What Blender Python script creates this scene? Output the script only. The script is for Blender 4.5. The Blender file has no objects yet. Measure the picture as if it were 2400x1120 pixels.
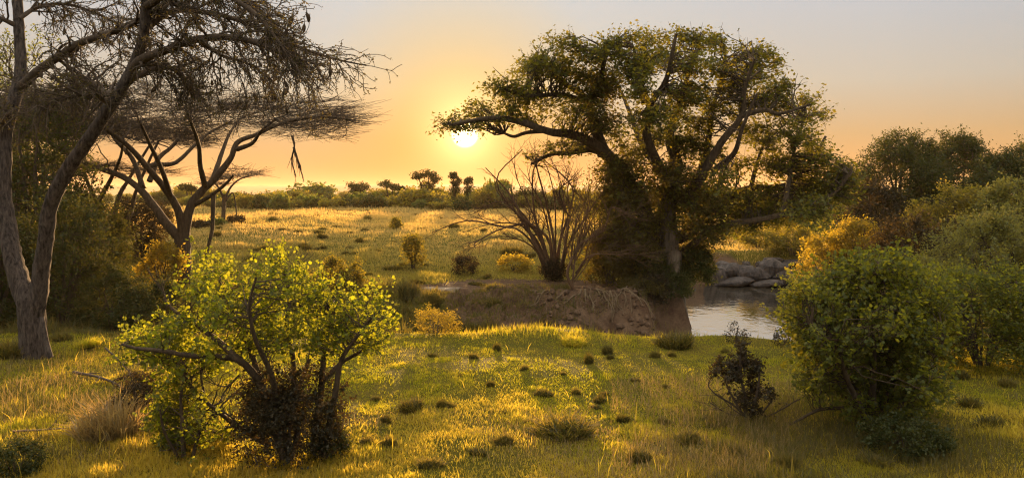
import bpy, math
import numpy as np
from mathutils import Vector

SC = bpy.context.scene
COL = SC.collection
RNG = np.random.default_rng(11)

# ------------------------------------------------------------------ camera
CAM_H, F, HX, HY = 4.0, 1884.0, 1200.0, 455.0      # eye height, focal length and horizon in the 2400 px picture
cam_d = bpy.data.cameras.new('camera')
cam = bpy.data.objects.new('camera', cam_d)
COL.objects.link(cam)
cam.location = (0, 0, CAM_H)
cam.rotation_euler = (math.radians(90), 0, 0)
cam_d.sensor_width = 36.0
cam_d.lens = F / 2400 * 36.0
cam_d.shift_y = -(560 - HY) / 2400
cam_d.clip_start, cam_d.clip_end = 0.1, 20000
SC.camera = cam

# ------------------------------------------------------------------ sky, sun, exposure
SUN_EL = math.radians(4.25)
SUN_AZ = math.radians(-3.35)                        # to the left of straight ahead (+Y)
SUN_DIR = Vector((math.sin(SUN_AZ) * math.cos(SUN_EL), math.cos(SUN_AZ) * math.cos(SUN_EL), math.sin(SUN_EL)))
W = bpy.data.worlds.new('World')
SC.world = W
W.use_nodes = True
nt = W.node_tree
nt.nodes.clear()
def N(t, kind, **kw):
    n = t.nodes.new(kind)
    for k, v in kw.items():
        setattr(n, k, v)
    return n
wo = N(nt, 'ShaderNodeOutputWorld')
bg = N(nt, 'ShaderNodeBackground')
sky = N(nt, 'ShaderNodeTexSky', sky_type='NISHITA', sun_disc=False)
sky.sun_elevation = SUN_EL
sky.sun_rotation = SUN_AZ
sky.altitude = 0
sky.air_density, sky.dust_density, sky.ozone_density = 1.0, 2.6, 1.0
bg.inputs['Strength'].default_value = 0.133
gm = N(nt, 'ShaderNodeGamma'); gm.inputs[1].default_value = 0.25     # evens out the very bright sky round the low sun
hs = N(nt, 'ShaderNodeHueSaturation'); hs.inputs['Saturation'].default_value = 1.0
nt.links.new(sky.outputs[0], gm.inputs[0])
nt.links.new(gm.outputs[0], hs.inputs['Color'])
# dusty air low down: amber at the horizon and round the sun, cooler towards the top of the view
sx = N(nt, 'ShaderNodeSeparateXYZ'); tc0 = N(nt, 'ShaderNodeTexCoord'); nt.links.new(tc0.outputs['Generated'], sx.inputs[0])
def wramp(src, stops):
    r = N(nt, 'ShaderNodeValToRGB'); e = r.color_ramp.elements
    e[0].position, e[0].color = stops[0][0], (*stops[0][1], 1); e[1].position, e[1].color = stops[-1][0], (*stops[-1][1], 1)
    for p_, c_ in stops[1:-1]:
        n_ = e.new(p_); n_.color = (*c_, 1)
    nt.links.new(src, r.inputs[0]); return r.outputs[0]
def wmul(a, b):
    m_ = N(nt, 'ShaderNodeMix', data_type='RGBA', blend_type='MULTIPLY'); m_.inputs[0].default_value = 1
    nt.links.new(a, m_.inputs[6]); nt.links.new(b, m_.inputs[7]); return m_.outputs[2]
dp0 = N(nt, 'ShaderNodeVectorMath', operation='DOT_PRODUCT'); dp0.inputs[1].default_value = SUN_DIR
nt.links.new(tc0.outputs['Generated'], dp0.inputs[0])
ac0 = N(nt, 'ShaderNodeMath', operation='ARCCOSINE'); nt.links.new(dp0.outputs['Value'], ac0.inputs[0])
SKY_EL = [(0.0, (.90, .52, .26)), (.03, (.88, .54, .29)), (.07, (.88, .67, .45)), (.13, (.91, .90, .87)), (.24, (.92, 1.04, 1.24)), (.40, (3.7, 3.4, 2.85)), (.8, (5.1, 4.35, 3.35))]  # last stops: unseen sky overhead brightened as added fill for the shadows
SKY_SUN = [(0.0, (1.0, .76, .36)), (.08, (.95, .75, .46)), (.20, (.84, .85, .87)), (.5, (1.0, 1.0, 1.0))]
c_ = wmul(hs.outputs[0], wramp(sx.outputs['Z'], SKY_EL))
c_ = wmul(c_, wramp(ac0.outputs[0], SKY_SUN))
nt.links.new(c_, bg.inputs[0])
# the sun's own disc and the bright air right round it
tc = N(nt, 'ShaderNodeTexCoord')
dp = N(nt, 'ShaderNodeVectorMath', operation='DOT_PRODUCT')
dp.inputs[1].default_value = SUN_DIR
nt.links.new(tc.outputs['Generated'], dp.inputs[0])
ac = N(nt, 'ShaderNodeMath', operation='ARCCOSINE')
nt.links.new(dp.outputs['Value'], ac.inputs[0])
disc = N(nt, 'ShaderNodeMapRange', interpolation_type='SMOOTHSTEP')
for k, v in enumerate((math.radians(1.05), math.radians(0.10), 0.0, 1.0)):
    disc.inputs[k + 1].default_value = v
nt.links.new(ac.outputs[0], disc.inputs[0])
bg2 = N(nt, 'ShaderNodeBackground')
bg2.inputs[0].default_value = (1.0, 0.68, 0.30, 1)
ml = N(nt, 'ShaderNodeMath', operation='MULTIPLY')
ml.inputs[1].default_value = 12.0
nt.links.new(disc.outputs[0], ml.inputs[0])
au = N(nt, 'ShaderNodeMath', operation='DIVIDE'); au.inputs[1].default_value = -math.radians(1.5)
nt.links.new(ac.outputs[0], au.inputs[0])
ex = N(nt, 'ShaderNodeMath', operation='EXPONENT'); nt.links.new(au.outputs[0], ex.inputs[0])
ma = N(nt, 'ShaderNodeMath', operation='MULTIPLY_ADD'); ma.inputs[1].default_value = 0.75
nt.links.new(ex.outputs[0], ma.inputs[0]); nt.links.new(ml.outputs[0], ma.inputs[2])
nt.links.new(ma.outputs[0], bg2.inputs[1])
ad = N(nt, 'ShaderNodeAddShader')
nt.links.new(bg.outputs[0], ad.inputs[0])
nt.links.new(bg2.outputs[0], ad.inputs[1])
nt.links.new(ad.outputs[0], wo.inputs[0])

sun_d = bpy.data.lights.new('sun', 'SUN')
sun_d.energy = 5.0
sun_d.angle = math.radians(1.2)
sun_d.color = (1.0, 0.60, 0.26)
sun = bpy.data.objects.new('sun', sun_d)
COL.objects.link(sun)
sun.location = (-20, 300, 60)
sun.rotation_euler = SUN_DIR.to_track_quat('Z', 'Y').to_euler()

vs = SC.view_settings
vs.view_transform = 'Standard'
vs.look = 'None'
vs.gamma = 1.0
vs.use_curve_mapping = False
vs.exposure = 1.55
SC.cycles.max_bounces = 6
SC.cycles.diffuse_bounces = 3
SC.cycles.glossy_bounces = 2
SC.cycles.transmission_bounces = 4
SC.cycles.volume_bounces = 0
SC.cycles.sample_clamp_indirect = 6.0
SC.cycles.use_denoising = True
SC.cycles.denoising_prefilter = 'NONE'
SC.cycles.pixel_filter_type = 'BLACKMAN_HARRIS'
SC.cycles.filter_width = 1.2

# ------------------------------------------------------------------ helpers
def at(px, py, Y):
    """point at distance Y that lies on picture position (px, py) of the 2400 px photograph"""
    px, py, Y = np.broadcast_arrays(np.asarray(px, float), np.asarray(py, float), np.asarray(Y, float))
    return np.stack([(px - HX) / F * Y, Y, CAM_H - (py - HY) / F * Y], -1)

def sstep(a, b, x):
    t = np.clip((x - a) / (b - a), 0, 1)
    return t * t * (3 - 2 * t)

_lat = np.random.default_rng(5).random((256, 256))
def vnoise(x, y):
    xi, yi = np.floor(x).astype(int), np.floor(y).astype(int)
    fx, fy = x - xi, y - yi
    fx, fy = fx * fx * (3 - 2 * fx), fy * fy * (3 - 2 * fy)
    a, b = _lat[xi & 255, yi & 255], _lat[(xi + 1) & 255, yi & 255]
    c, d = _lat[xi & 255, (yi + 1) & 255], _lat[(xi + 1) & 255, (yi + 1) & 255]
    return (a * (1 - fx) + b * fx) * (1 - fy) + (c * (1 - fx) + d * fx) * fy
def fnoise(x, y, o=3):
    s = 0
    for k in range(o):
        s = s + vnoise(x * 2 ** k + 17.3 * k, y * 2 ** k + 5.1 * k) / 2 ** k
    return s / (2 - 2 / 2 ** o)

def unit(v):
    return v / np.maximum(np.linalg.norm(v, axis=-1, keepdims=True), 1e-9)

class MB:
    """collects vertices and faces with numpy and links them as ONE mesh object"""
    def __init__(s):
        s.v, s.f, s.r, s.m, s.n = [], [], [], [], 0
    def add(s, V, faces, rnd=None, mat=0):
        V = np.asarray(V, float).reshape(-1, 3)
        s.v.append(V)
        s.r.append(np.zeros(len(V)) if rnd is None else np.broadcast_to(rnd, (len(V),)))
        for fa in faces if isinstance(faces, list) else [faces]:
            s.f.append(np.asarray(fa, int) + s.n)
            s.m.append(mat)
        s.n += len(V)
    def mesh(s, name, mats, smooth=True):
        me = bpy.data.meshes.new(name)
        V = np.concatenate(s.v)
        loops = np.concatenate([f.ravel() for f in s.f])
        tot = np.concatenate([np.full(len(f), f.shape[1]) for f in s.f])
        mi = np.concatenate([np.full(len(f), m) for f, m in zip(s.f, s.m)])
        st = np.concatenate([[0], np.cumsum(tot)[:-1]])
        me.vertices.add(len(V)); me.vertices.foreach_set('co', V.astype(np.float32).ravel())
        me.loops.add(len(loops)); me.loops.foreach_set('vertex_index', loops.astype(np.int32))
        me.polygons.add(len(tot))
        me.polygons.foreach_set('loop_start', st.astype(np.int32))
        me.polygons.foreach_set('material_index', mi.astype(np.int32))
        me.polygons.foreach_set('use_smooth', np.full(len(tot), smooth))
        at_ = me.attributes.new('rnd', 'FLOAT', 'POINT')
        at_.data.foreach_set('value', np.concatenate(s.r).astype(np.float32))
        for m in mats if isinstance(mats, (list, tuple)) else [mats]:
            me.materials.append(m)
        me.update(calc_edges=True)
        return me
    def build(s, name, mats, parent=None, smooth=True, origin=None):
        if origin is not None:
            s.v = [v - np.asarray(origin) for v in s.v]
        o = bpy.data.objects.new(name, s.mesh(name, mats, smooth))
        COL.objects.link(o)
        if parent is not None:
            o.parent = parent
        return o

def tag(o, label=None, cat=None, group=None, kind=None):
    for k, v in (('label', label), ('category', cat), ('group', group), ('kind', kind)):
        if v:
            o[k] = v
    return o
def thing(name, loc, label, cat, group=None):
    o = bpy.data.objects.new(name, None)
    o.empty_display_size = 0.3
    COL.objects.link(o)
    o.location = tuple(float(c) for c in loc)
    return tag(o, label, cat, group)
def dup(root, loc, rz=0.0, sc=(1, 1, 1), label=None, group=None):
    r = root.copy(); COL.objects.link(r)
    r.location = tuple(float(c) for c in loc); r.rotation_euler = (0, 0, rz); r.scale = sc
    if label: r['label'] = label
    if group: r['group'] = group
    for ch in list(root.children):
        c = ch.copy(); COL.objects.link(c); c.parent = r
    return r

def spline(P, n):
    P = np.asarray(P, float)
    Q = np.vstack([2 * P[0] - P[1], P, 2 * P[-1] - P[-2]])
    t = np.linspace(0, len(P) - 1, n)
    i = np.minimum(t.astype(int), len(P) - 2)
    u = (t - i)[:, None]
    p0, p1, p2, p3 = Q[i], Q[i + 1], Q[i + 2], Q[i + 3]
    return 0.5 * (2 * p1 + (p2 - p0) * u + (2 * p0 - 5 * p1 + 4 * p2 - p3) * u * u + (3 * p1 - p0 - 3 * p2 + p3) * u ** 3)

def tubes(mb, P, R, S=5, rough=0.0, flute=0.0, mat=0):
    """N tapered tubes at once: P (N,K,3), R (N,K)"""
    P, R = np.asarray(P, float), np.asarray(R, float)
    if P.ndim == 2:
        P, R = P[None], R[None]
    n, K, _ = P.shape
    T = unit(np.gradient(P, axis=1))
    m = unit(T.mean(1))
    ref = np.where(np.abs(m[:, 2:3]) < 0.8, np.array([[0, 0, 1.0]]), np.array([[1.0, 0, 0]]))
    A = unit(np.cross(T, ref[:, None, :]))
    B = np.cross(T, A)
    th = np.arange(S) / S * 2 * np.pi
    rr = R[:, :, None] * np.ones(S)
    if flute:
        z = np.arange(K) / 6.0
        rr = rr * (1 + flute * np.cos(3 * th[None, None] + z[None, :, None]) + 0.6 * flute * np.cos(5 * th[None, None] + 1.3 * z[None, :, None] + 1))
    if rough:
        rr = rr * (1 + rough * RNG.normal(size=rr.shape))
    V = P[:, :, None] + rr[..., None] * (np.cos(th)[:, None] * A[:, :, None] + np.sin(th)[:, None] * B[:, :, None])
    b = (np.arange(n) * K * S)[:, None, None]
    k = (np.arange(K - 1) * S)[None, :, None]
    j = np.arange(S)[None, None]
    j2 = (j + 1) % S
    q = np.stack([b + k + j, b + k + j2, b + k + S + j2, b + k + S + j], -1).reshape(-1, 4)
    mb.add(V.reshape(-1, 3), q, rnd=np.repeat(RNG.random(n), K * S), mat=mat)

def rand_dir(n):
    return unit(RNG.normal(size=(n, 3)))

def leaves(mb, C, size, rnd, shape='leaf', flat=0.0, mat=0, aspect=0.6, droop=0.0):
    """leaf blades at points C; flat pulls them level, shape round gives six-sided blades"""
    n = len(C)
    nrm = rand_dir(n)
    nrm[:, 2] = np.abs(nrm[:, 2]) + flat
    nrm = unit(nrm)
    a = RNG.normal(size=(n, 3)); a[:, 2] -= droop
    a = unit(a - nrm * (a * nrm).sum(1, keepdims=True))
    b = np.cross(nrm, a)
    L = (np.asarray(size) * (0.42 + 1.0 * RNG.random(n)))[:, None]
    Wd = L * aspect
    if shape == 'round':
        V = np.stack([C, C + a * L * .22 + b * Wd * .46 + nrm * L * .06, C + a * L * .7 + b * Wd * .42 + nrm * L * .05, C + a * L,
                      C + a * L * .7 - b * Wd * .42 + nrm * L * .05, C + a * L * .22 - b * Wd * .46 + nrm * L * .06], 1)
        k = 6
        i = np.arange(n)[:, None] * 6
        fs = [np.concatenate([i + np.array([0, 1, 2, 3]), i + np.array([0, 3, 4, 5])])]
    else:
        V = np.stack([C, C + a * L * .45 + b * Wd * .5 + nrm * L * .05, C + a * L, C + a * L * .45 - b * Wd * .5 + nrm * L * .05], 1)
        k = 4
        fs = [np.arange(n * 4).reshape(-1, 4)]
    mb.add(V.reshape(-1, 3), fs, rnd=np.repeat(rnd, k), mat=mat)

def attach(sp, sr, tg, K=6, wob=0.08, rise=0.1, r_tip=0.006, r_k=0.012, bias=0.0):
    """a curved branch from the nearest skeleton point to every target"""
    idx = np.empty(len(tg), int)
    for a in range(0, len(tg), 400):
        d = tg[a:a + 400, None] - sp[None]
        dd = (d ** 2).sum(-1) + bias * np.maximum(0, -d[..., 2]) ** 2
        idx[a:a + 400] = dd.argmin(1)
    s = sp[idx]
    L = np.linalg.norm(tg - s, axis=1)
    mid = (s + tg) / 2 + np.array([0, 0, 1.0]) * (rise * L)[:, None] + RNG.normal(size=s.shape) * (0.1 * L)[:, None]
    t = np.linspace(0, 1, K)[None, :, None]
    P = (1 - t) ** 2 * s[:, None] + 2 * t * (1 - t) * mid[:, None] + t * t * tg[:, None]
    w = RNG.normal(size=P.shape) * (wob * L)[:, None, None] * 0.5
    w[:, 0] = 0; w[:, -1] = 0
    P = P + w
    r0 = np.minimum(sr[idx] * 0.6, r_tip + r_k * L)
    R = r0[:, None] * (1 - t[:, :, 0]) + r_tip * t[:, :, 0]
    return P, R

def grow(P, R, n, length, spread, K=5, bias=(0, 0, 0), t0=0.25, wob=0.25, r_k=0.55, r_tip=0.004, t1=1.0):
    """n side shoots on a batch of branches"""
    pi = RNG.integers(0, len(P), n)
    t = (t0 + (t1 - t0) * RNG.random(n)) * (P.shape[1] - 1.001)
    i = t.astype(int); u = (t - i)[:, None]
    s = P[pi, i] * (1 - u) + P[pi, i + 1] * u
    d = unit(P[pi, i + 1] - P[pi, i])
    rr = R[pi, i] * (1 - u[:, 0]) + R[pi, i + 1] * u[:, 0]
    L = length * (0.5 + RNG.random(n))
    dirs = unit(d + spread * rand_dir(n))
    pts = [s]
    step = (L / (K - 1))[:, None]
    for k in range(K - 1):
        dirs = unit(dirs + wob * RNG.normal(size=dirs.shape) + np.asarray(bias) / (K - 1))
        pts.append(pts[-1] + dirs * step)
    Q = np.stack(pts, 1)
    r0 = np.maximum(rr * r_k, r_tip * 1.3)
    tt = np.linspace(0, 1, K)[None]
    return Q, r0[:, None] * (1 - tt) + r_tip * tt

# ------------------------------------------------------------------ materials
def ramp2(t, fac, a, b):
    m = N(t, 'ShaderNodeMix', data_type='RGBA')
    m.inputs[6].default_value = (*a, 1); m.inputs[7].default_value = (*b, 1)
    t.links.new(fac, m.inputs[0])
    return m.outputs[2]
def leaf_mat(name, a, b, ta, tb, trans=0.5, gloss=0.02, rough=0.5):
    m = bpy.data.materials.new(name); m.use_nodes = True
    t = m.node_tree; t.nodes.clear()
    out = N(t, 'ShaderNodeOutputMaterial')
    at_ = N(t, 'ShaderNodeAttribute', attribute_name='rnd')
    df = N(t, 'ShaderNodeBsdfDiffuse'); tr = N(t, 'ShaderNodeBsdfTranslucent'); gl = N(t, 'ShaderNodeBsdfGlossy')
    gl.inputs['Roughness'].default_value = rough
    t.links.new(ramp2(t, at_.outputs['Fac'], a, b), df.inputs[0])
    t.links.new(ramp2(t, at_.outputs['Fac'], ta, tb), tr.inputs[0])
    mx = N(t, 'ShaderNodeMixShader'); mx.inputs[0].default_value = trans
    t.links.new(df.outputs[0], mx.inputs[1]); t.links.new(tr.outputs[0], mx.inputs[2])
    mg = N(t, 'ShaderNodeMixShader'); mg.inputs[0].default_value = gloss
    t.links.new(mx.outputs[0], mg.inputs[1]); t.links.new(gl.outputs[0], mg.inputs[2])
    t.links.new(mg.outputs[0], out.inputs[0])
    return m
def bark_mat(name, a, b, scale=9.0, bump=0.6, rough=0.9):
    m = bpy.data.materials.new(name); m.use_nodes = True
    t = m.node_tree; p = t.nodes['Principled BSDF']
    p.inputs['Roughness'].default_value = rough
    p.inputs['Specular IOR Level'].default_value = 0.2
    tc = N(t, 'ShaderNodeTexCoord'); mp = N(t, 'ShaderNodeMapping'); mp.inputs['Scale'].default_value = (1, 1, 0.22)
    nz = N(t, 'ShaderNodeTexNoise'); nz.inputs['Scale'].default_value = scale; nz.inputs['Detail'].default_value = 6; nz.inputs['Roughness'].default_value = 0.7
    t.links.new(tc.outputs['Object'], mp.inputs[0]); t.links.new(mp.outputs[0], nz.inputs['Vector'])
    st = N(t, 'ShaderNodeMapRange'); st.inputs[1].default_value = 0.35; st.inputs[2].default_value = 0.68
    t.links.new(nz.outputs['Fac'], st.inputs[0])
    t.links.new(ramp2(t, st.outputs[0], a, b), p.inputs['Base Color'])
    bp = N(t, 'ShaderNodeBump'); bp.inputs['Strength'].default_value = bump; bp.inputs['Distance'].default_value = 0.04
    t.links.new(nz.outputs['Fac'], bp.inputs['Height']); t.links.new(bp.outputs[0], p.inputs['Normal'])
    return m

M = {}
M['bark_grey'] = bark_mat('bark_grey', (.012, .009, .008), (.115, .088, .078), 16, 1.0)
M['bark_brown'] = bark_mat('bark_brown', (.034, .023, .015), (.10, .068, .043), 12, .9)
M['bark_pale'] = bark_mat('bark_pale', (.05, .036, .026), (.16, .12, .088), 7, .9)
M['twig'] = bark_mat('twig', (.05, .036, .028), (.10, .07, .05), 14, 0.2)
M['twig_dry'] = bark_mat('twig_dry', (.11, .075, .045), (.20, .14, .09), 14, 0.2)
M['twig_red'] = bark_mat('twig_red', (.065, .038, .024), (.15, .085, .05), 14, 0.2)
M['acacia_leaf'] = leaf_mat('acacia_leaf', (.035, .035, .012), (.06, .05, .02), (.10, .08, .012), (.14, .10, .02), .45)
M['fig_leaf'] = leaf_mat('fig_leaf', (.030, .046, .010), (.068, .078, .016), (.14, .135, .012), (.32, .24, .02), .5)
M['vine_leaf'] = leaf_mat('vine_leaf', (.028, .032, .010), (.065, .056, .014), (.12, .09, .01), (.26, .17, .015), .45)
M['shrub_leaf'] = leaf_mat('shrub_leaf', (.035, .050, .010), (.10, .13, .014), (.13, .16, .012), (.58, .56, .02), .58)
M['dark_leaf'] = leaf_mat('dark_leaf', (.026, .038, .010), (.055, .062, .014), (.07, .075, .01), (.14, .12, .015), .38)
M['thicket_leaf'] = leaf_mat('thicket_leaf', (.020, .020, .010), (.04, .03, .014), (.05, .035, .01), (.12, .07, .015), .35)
M['olive_leaf'] = leaf_mat('olive_leaf', (.06, .06, .014), (.11, .095, .022), (.26, .22, .02), (.50, .36, .03), .5)
M['pale_leaf'] = leaf_mat('pale_leaf', (.085, .10, .03), (.15, .15, .05), (.28, .26, .04), (.48, .38, .06), .45)
M['mid_leaf'] = leaf_mat('mid_leaf', (.030, .048, .010), (.085, .105, .016), (.17, .20, .015), (.50, .42, .025), .5)
M['gold_leaf'] = leaf_mat('gold_leaf', (.10, .075, .015), (.17, .125, .02), (.40, .28, .02), (.64, .44, .03), .55)
M['green_leaf'] = leaf_mat('green_leaf', (.050, .072, .020), (.095, .115, .034), (.14, .17, .02), (.28, .26, .03), .5)
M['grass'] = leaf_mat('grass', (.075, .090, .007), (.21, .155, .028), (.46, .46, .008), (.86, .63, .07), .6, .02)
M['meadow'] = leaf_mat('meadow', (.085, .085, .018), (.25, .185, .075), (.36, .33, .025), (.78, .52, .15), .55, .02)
M['grass_shade'] = leaf_mat('grass_shade', (.045, .052, .014), (.10, .08, .028), (.18, .16, .02), (.36, .25, .04), .5, .03)  # darker rough-grass tone with some of the shade put into its colour
M['straw'] = leaf_mat('straw', (.14, .10, .045), (.27, .20, .09), (.40, .25, .07), (.60, .40, .13), .45, .04)
M['tussock'] = leaf_mat('tussock', (.045, .050, .012), (.10, .085, .022), (.10, .09, .012), (.28, .19, .025), .45, .03)

# ------------------------------------------------------------------ terrain
WATER = -2.0
def terrain(X, Y, fine=True):
    X, Y = np.broadcast_arrays(np.asarray(X, float), np.asarray(Y, float))
    yn = 22.4 + 0.35 * np.sin(X * 0.5 + 1) + 0.25 * np.sin(X * 1.3)      # lip of the near bank
    near = sstep(yn, yn + 2.6, Y)
    yb = np.interp(X, [-14, -6, 0, 1.2, 3, 6, 9], [27, 27, 28, 28.4, 28.8, 29.3, 30.0]) + 0.35 * np.sin(X * 1.9)
    yt = np.interp(X, [-14, -6, 0, 1.2, 3, 6, 9], [35, 35, 33.6, 33.2, 33.0, 33.0, 33.2]) + 0.25 * np.sin(X * 2.3)
    xe = 5.9 + np.clip(Y - 32.6, 0, 3.4) * 0.56 + np.maximum(Y - 36, 0) * 0.12 + 0.2 * np.sin(Y * 0.9)
    prom = sstep(yb, yt, Y) ** .55 * (1 - sstep(xe - 0.7, xe + 0.5, X))
    far = sstep(53.2, 57.5, Y + 0.8 * np.sin(X * 0.6))
    prom = np.maximum(prom, np.exp(-(((X - 6.7) / .95) ** 4 + ((Y - 35.2) / 1.6) ** 4)))
    xr = 13.2 + (Y - 34) * 0.27 + 0.5 * np.sin(Y * 0.5)
    bank = np.maximum.reduce([prom, far, sstep(xr, xr + 2.2, X) * sstep(26, 30, Y)])
    depth = np.interp(X, [-40, -13, -7, 0, 4, 8], [0, 0.3, 1.5, 2.2, 2.6, 2.8])
    z = -depth * near * (1 - bank)
    z = z + 1.55 * sstep(36, 60, Y) * (1 - sstep(3, 16, X + 0.02 * (Y - 40))) * (1 + 0.12 * np.sin(X * 0.21)) + 1.2 * sstep(60, 130, Y) * sstep(3, 16, X)
    z = z + 0.75 * (fnoise(X * 0.055 + 40, Y * 0.055) - .5) * sstep(38, 70, Y) * (1 - sstep(300, 600, Y))
    top = 1 - near * (1 - bank)
    z = z + (0.10 * (fnoise(X * 0.7, Y * 0.7) - .5) + 0.22 * (fnoise(X * 0.22 + 9, Y * 0.22) - .5)) * (0.35 + 0.65 * top)
    z = z + 0.16 * np.exp(-((X - 0.6) / 2.2) ** 2 - ((Y - 22.4) / 0.9) ** 2)
    if fine:
        rg = 1 - 2 * np.abs(fnoise(X * .9 + 31, Y * .55 + 4, 3) - .5)
        z = z + (-0.25 * sstep(.80, 1.0, rg) + 0.7 * (fnoise(X * .6 + 3, Y * 0.9) - .5) + 0.35 * (fnoise(X * 2.3 + 8, Y * 1.6) - .5) + 0.45 * (fnoise(X * 3.6 + 1, Y * 4.2, 4) - .5)) * near * (1 - sstep(33.0, 35, Y)) * (1 - sstep(8, 9, X))
    return z

def soil(X, Y):
    """bare earth: the river bank, the path under the tree, worn patches"""
    n = fnoise(X * 0.45 + 7, Y * 0.45, 4)
    s = sstep(-5.0, -0.8, X) * (1 - sstep(9, 11, X)) * sstep(28.5, 30.5, Y) * (1 - sstep(36.5, 39.5, Y + X * 0.15))
    pale = np.exp(-((X + 3.0) / 1.9) ** 2 - ((Y - 34.3) / 0.9) ** 2)
    ditch = sstep(23.0, 24.6, Y) * (1 - sstep(27.5, 30, Y)) * sstep(-9, -6, X) * 0.9
    wet = sstep(23.2, 25, Y) * (1 - sstep(54, 58, Y)) * sstep(5.5, 7, X) * (1 - sstep(13.6, 15.5, X - (Y - 34) * .27))
    return np.clip(np.maximum.reduce([s * 1.1, pale * 1.9, ditch, wet]) + (n - .5) * 0.7, 0, 1.8), pale

def axis(segs):
    out = [segs[0][0]]
    for a, b, st in segs:
        n = max(1, int(round((b - a) / st)))
        out += list(np.linspace(a, b, n + 1)[1:])
    return np.array(out)
gx = axis([(-6000, -1000, 1000), (-1000, -200, 80), (-200, -60, 8), (-60, -20, 1.2), (-20, -5, 0.2), (-5, 9, .1), (9, 20, .2), (20, 60, 1.2), (60, 200, 8), (200, 1000, 80), (1000, 6000, 1000)])
gy = axis([(-120, 0, 15), (0, 10, 1), (10, 27, 0.2), (27, 36, .1), (36, 60, .2), (60, 140, 1.2), (140, 400, 8), (400, 1000, 60), (1000, 7000, 600)])
GX, GY = np.meshgrid(gx, gy, indexing='ij')
GZ = terrain(GX, GY)
mb = MB()
i = (np.arange(len(gx) - 1)[:, None] * len(gy) + np.arange(len(gy) - 1)[None]).ravel()
mb.add(np.stack([GX, GY, GZ], -1), np.stack([i, i + len(gy), i + len(gy) + 1, i + 1], -1), rnd=soil(GX, GY)[0].ravel())
def ground_mat():
    m = bpy.data.materials.new('ground'); m.use_nodes = True
    t = m.node_tree; p = t.nodes['Principled BSDF']
    p.inputs['Roughness'].default_value = 1; p.inputs['Specular IOR Level'].default_value = 0.05
    tc = N(t, 'ShaderNodeTexCoord')
    def noise(s, d=5, r=.6):
        n = N(t, 'ShaderNodeTexNoise'); n.inputs['Scale'].default_value = s; n.inputs['Detail'].default_value = d; n.inputs['Roughness'].default_value = r
        t.links.new(tc.outputs['Object'], n.inputs['Vector']); return n.outputs['Fac']
    def rng(f, a, b):
        r = N(t, 'ShaderNodeMapRange'); r.inputs[1].default_value = a; r.inputs[2].default_value = b
        t.links.new(f, r.inputs[0]); return r.outputs[0]
    big, mid, fin = noise(.25), noise(1.6), noise(11, 8, .7)
    g1 = ramp2(t, rng(mid, .38, .62), (.060, .058, .009), (.12, .09, .016))
    g2 = ramp2(t, rng(big, .40, .62), (.085, .08, .010), (.17, .12, .022))
    mx = N(t, 'ShaderNodeMix', data_type='RGBA'); t.links.new(rng(fin, .35, .65), mx.inputs[0]); t.links.new(g1, mx.inputs[6]); t.links.new(g2, mx.inputs[7])
    e1 = ramp2(t, rng(fin, .3, .7), (.055, .030, .019), (.17, .105, .068))
    e2 = ramp2(t, rng(mid, .35, .65), (.065, .036, .024), (.19, .125, .082))
    me = N(t, 'ShaderNodeMix', data_type='RGBA'); me.inputs[0].default_value = .5; t.links.new(e1, me.inputs[6]); t.links.new(e2, me.inputs[7])
    at_ = N(t, 'ShaderNodeAttribute', attribute_name='rnd')
    mm = N(t, 'ShaderNodeMix', data_type='RGBA')
    t.links.new(rng(at_.outputs['Fac'], .35, .65), mm.inputs[0]); t.links.new(mx.outputs[2], mm.inputs[6]); t.links.new(me.outputs[2], mm.inputs[7])
    mp_ = N(t, 'ShaderNodeMix', data_type='RGBA'); t.links.new(rng(at_.outputs['Fac'], 1.42, 1.75), mp_.inputs[0]); t.links.new(mm.outputs[2], mp_.inputs[6]); mp_.inputs[7].default_value = (.36, .29, .23, 1)
    t.links.new(mp_.outputs[2], p.inputs['Base Color'])
    bp = N(t, 'ShaderNodeBump'); bp.inputs['Strength'].default_value = .8; bp.inputs['Distance'].default_value = .12
    b2 = N(t, 'ShaderNodeBump'); b2.inputs['Strength'].default_value = 1; b2.inputs['Distance'].default_value = .5
    vo = N(t, 'ShaderNodeTexNoise', noise_type='RIDGED_MULTIFRACTAL'); vo.inputs['Scale'].default_value = 1.1; vo.inputs['Detail'].default_value = 6
    t.links.new(tc.outputs['Object'], vo.inputs['Vector'])
    mv = N(t, 'ShaderNodeMath', operation='MULTIPLY'); t.links.new(vo.outputs['Fac'], mv.inputs[0]); t.links.new(at_.outputs['Fac'], mv.inputs[1])
    t.links.new(mv.outputs[0], b2.inputs['Height']); t.links.new(b2.outputs[0], bp.inputs['Normal'])
    t.links.new(fin, bp.inputs['Height']); t.links.new(bp.outputs[0], p.inputs['Normal'])
    return m
ground = mb.build('ground', ground_mat())
tag(ground, 'grassy ground with a bare earth river bank', 'ground', kind='structure')

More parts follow.
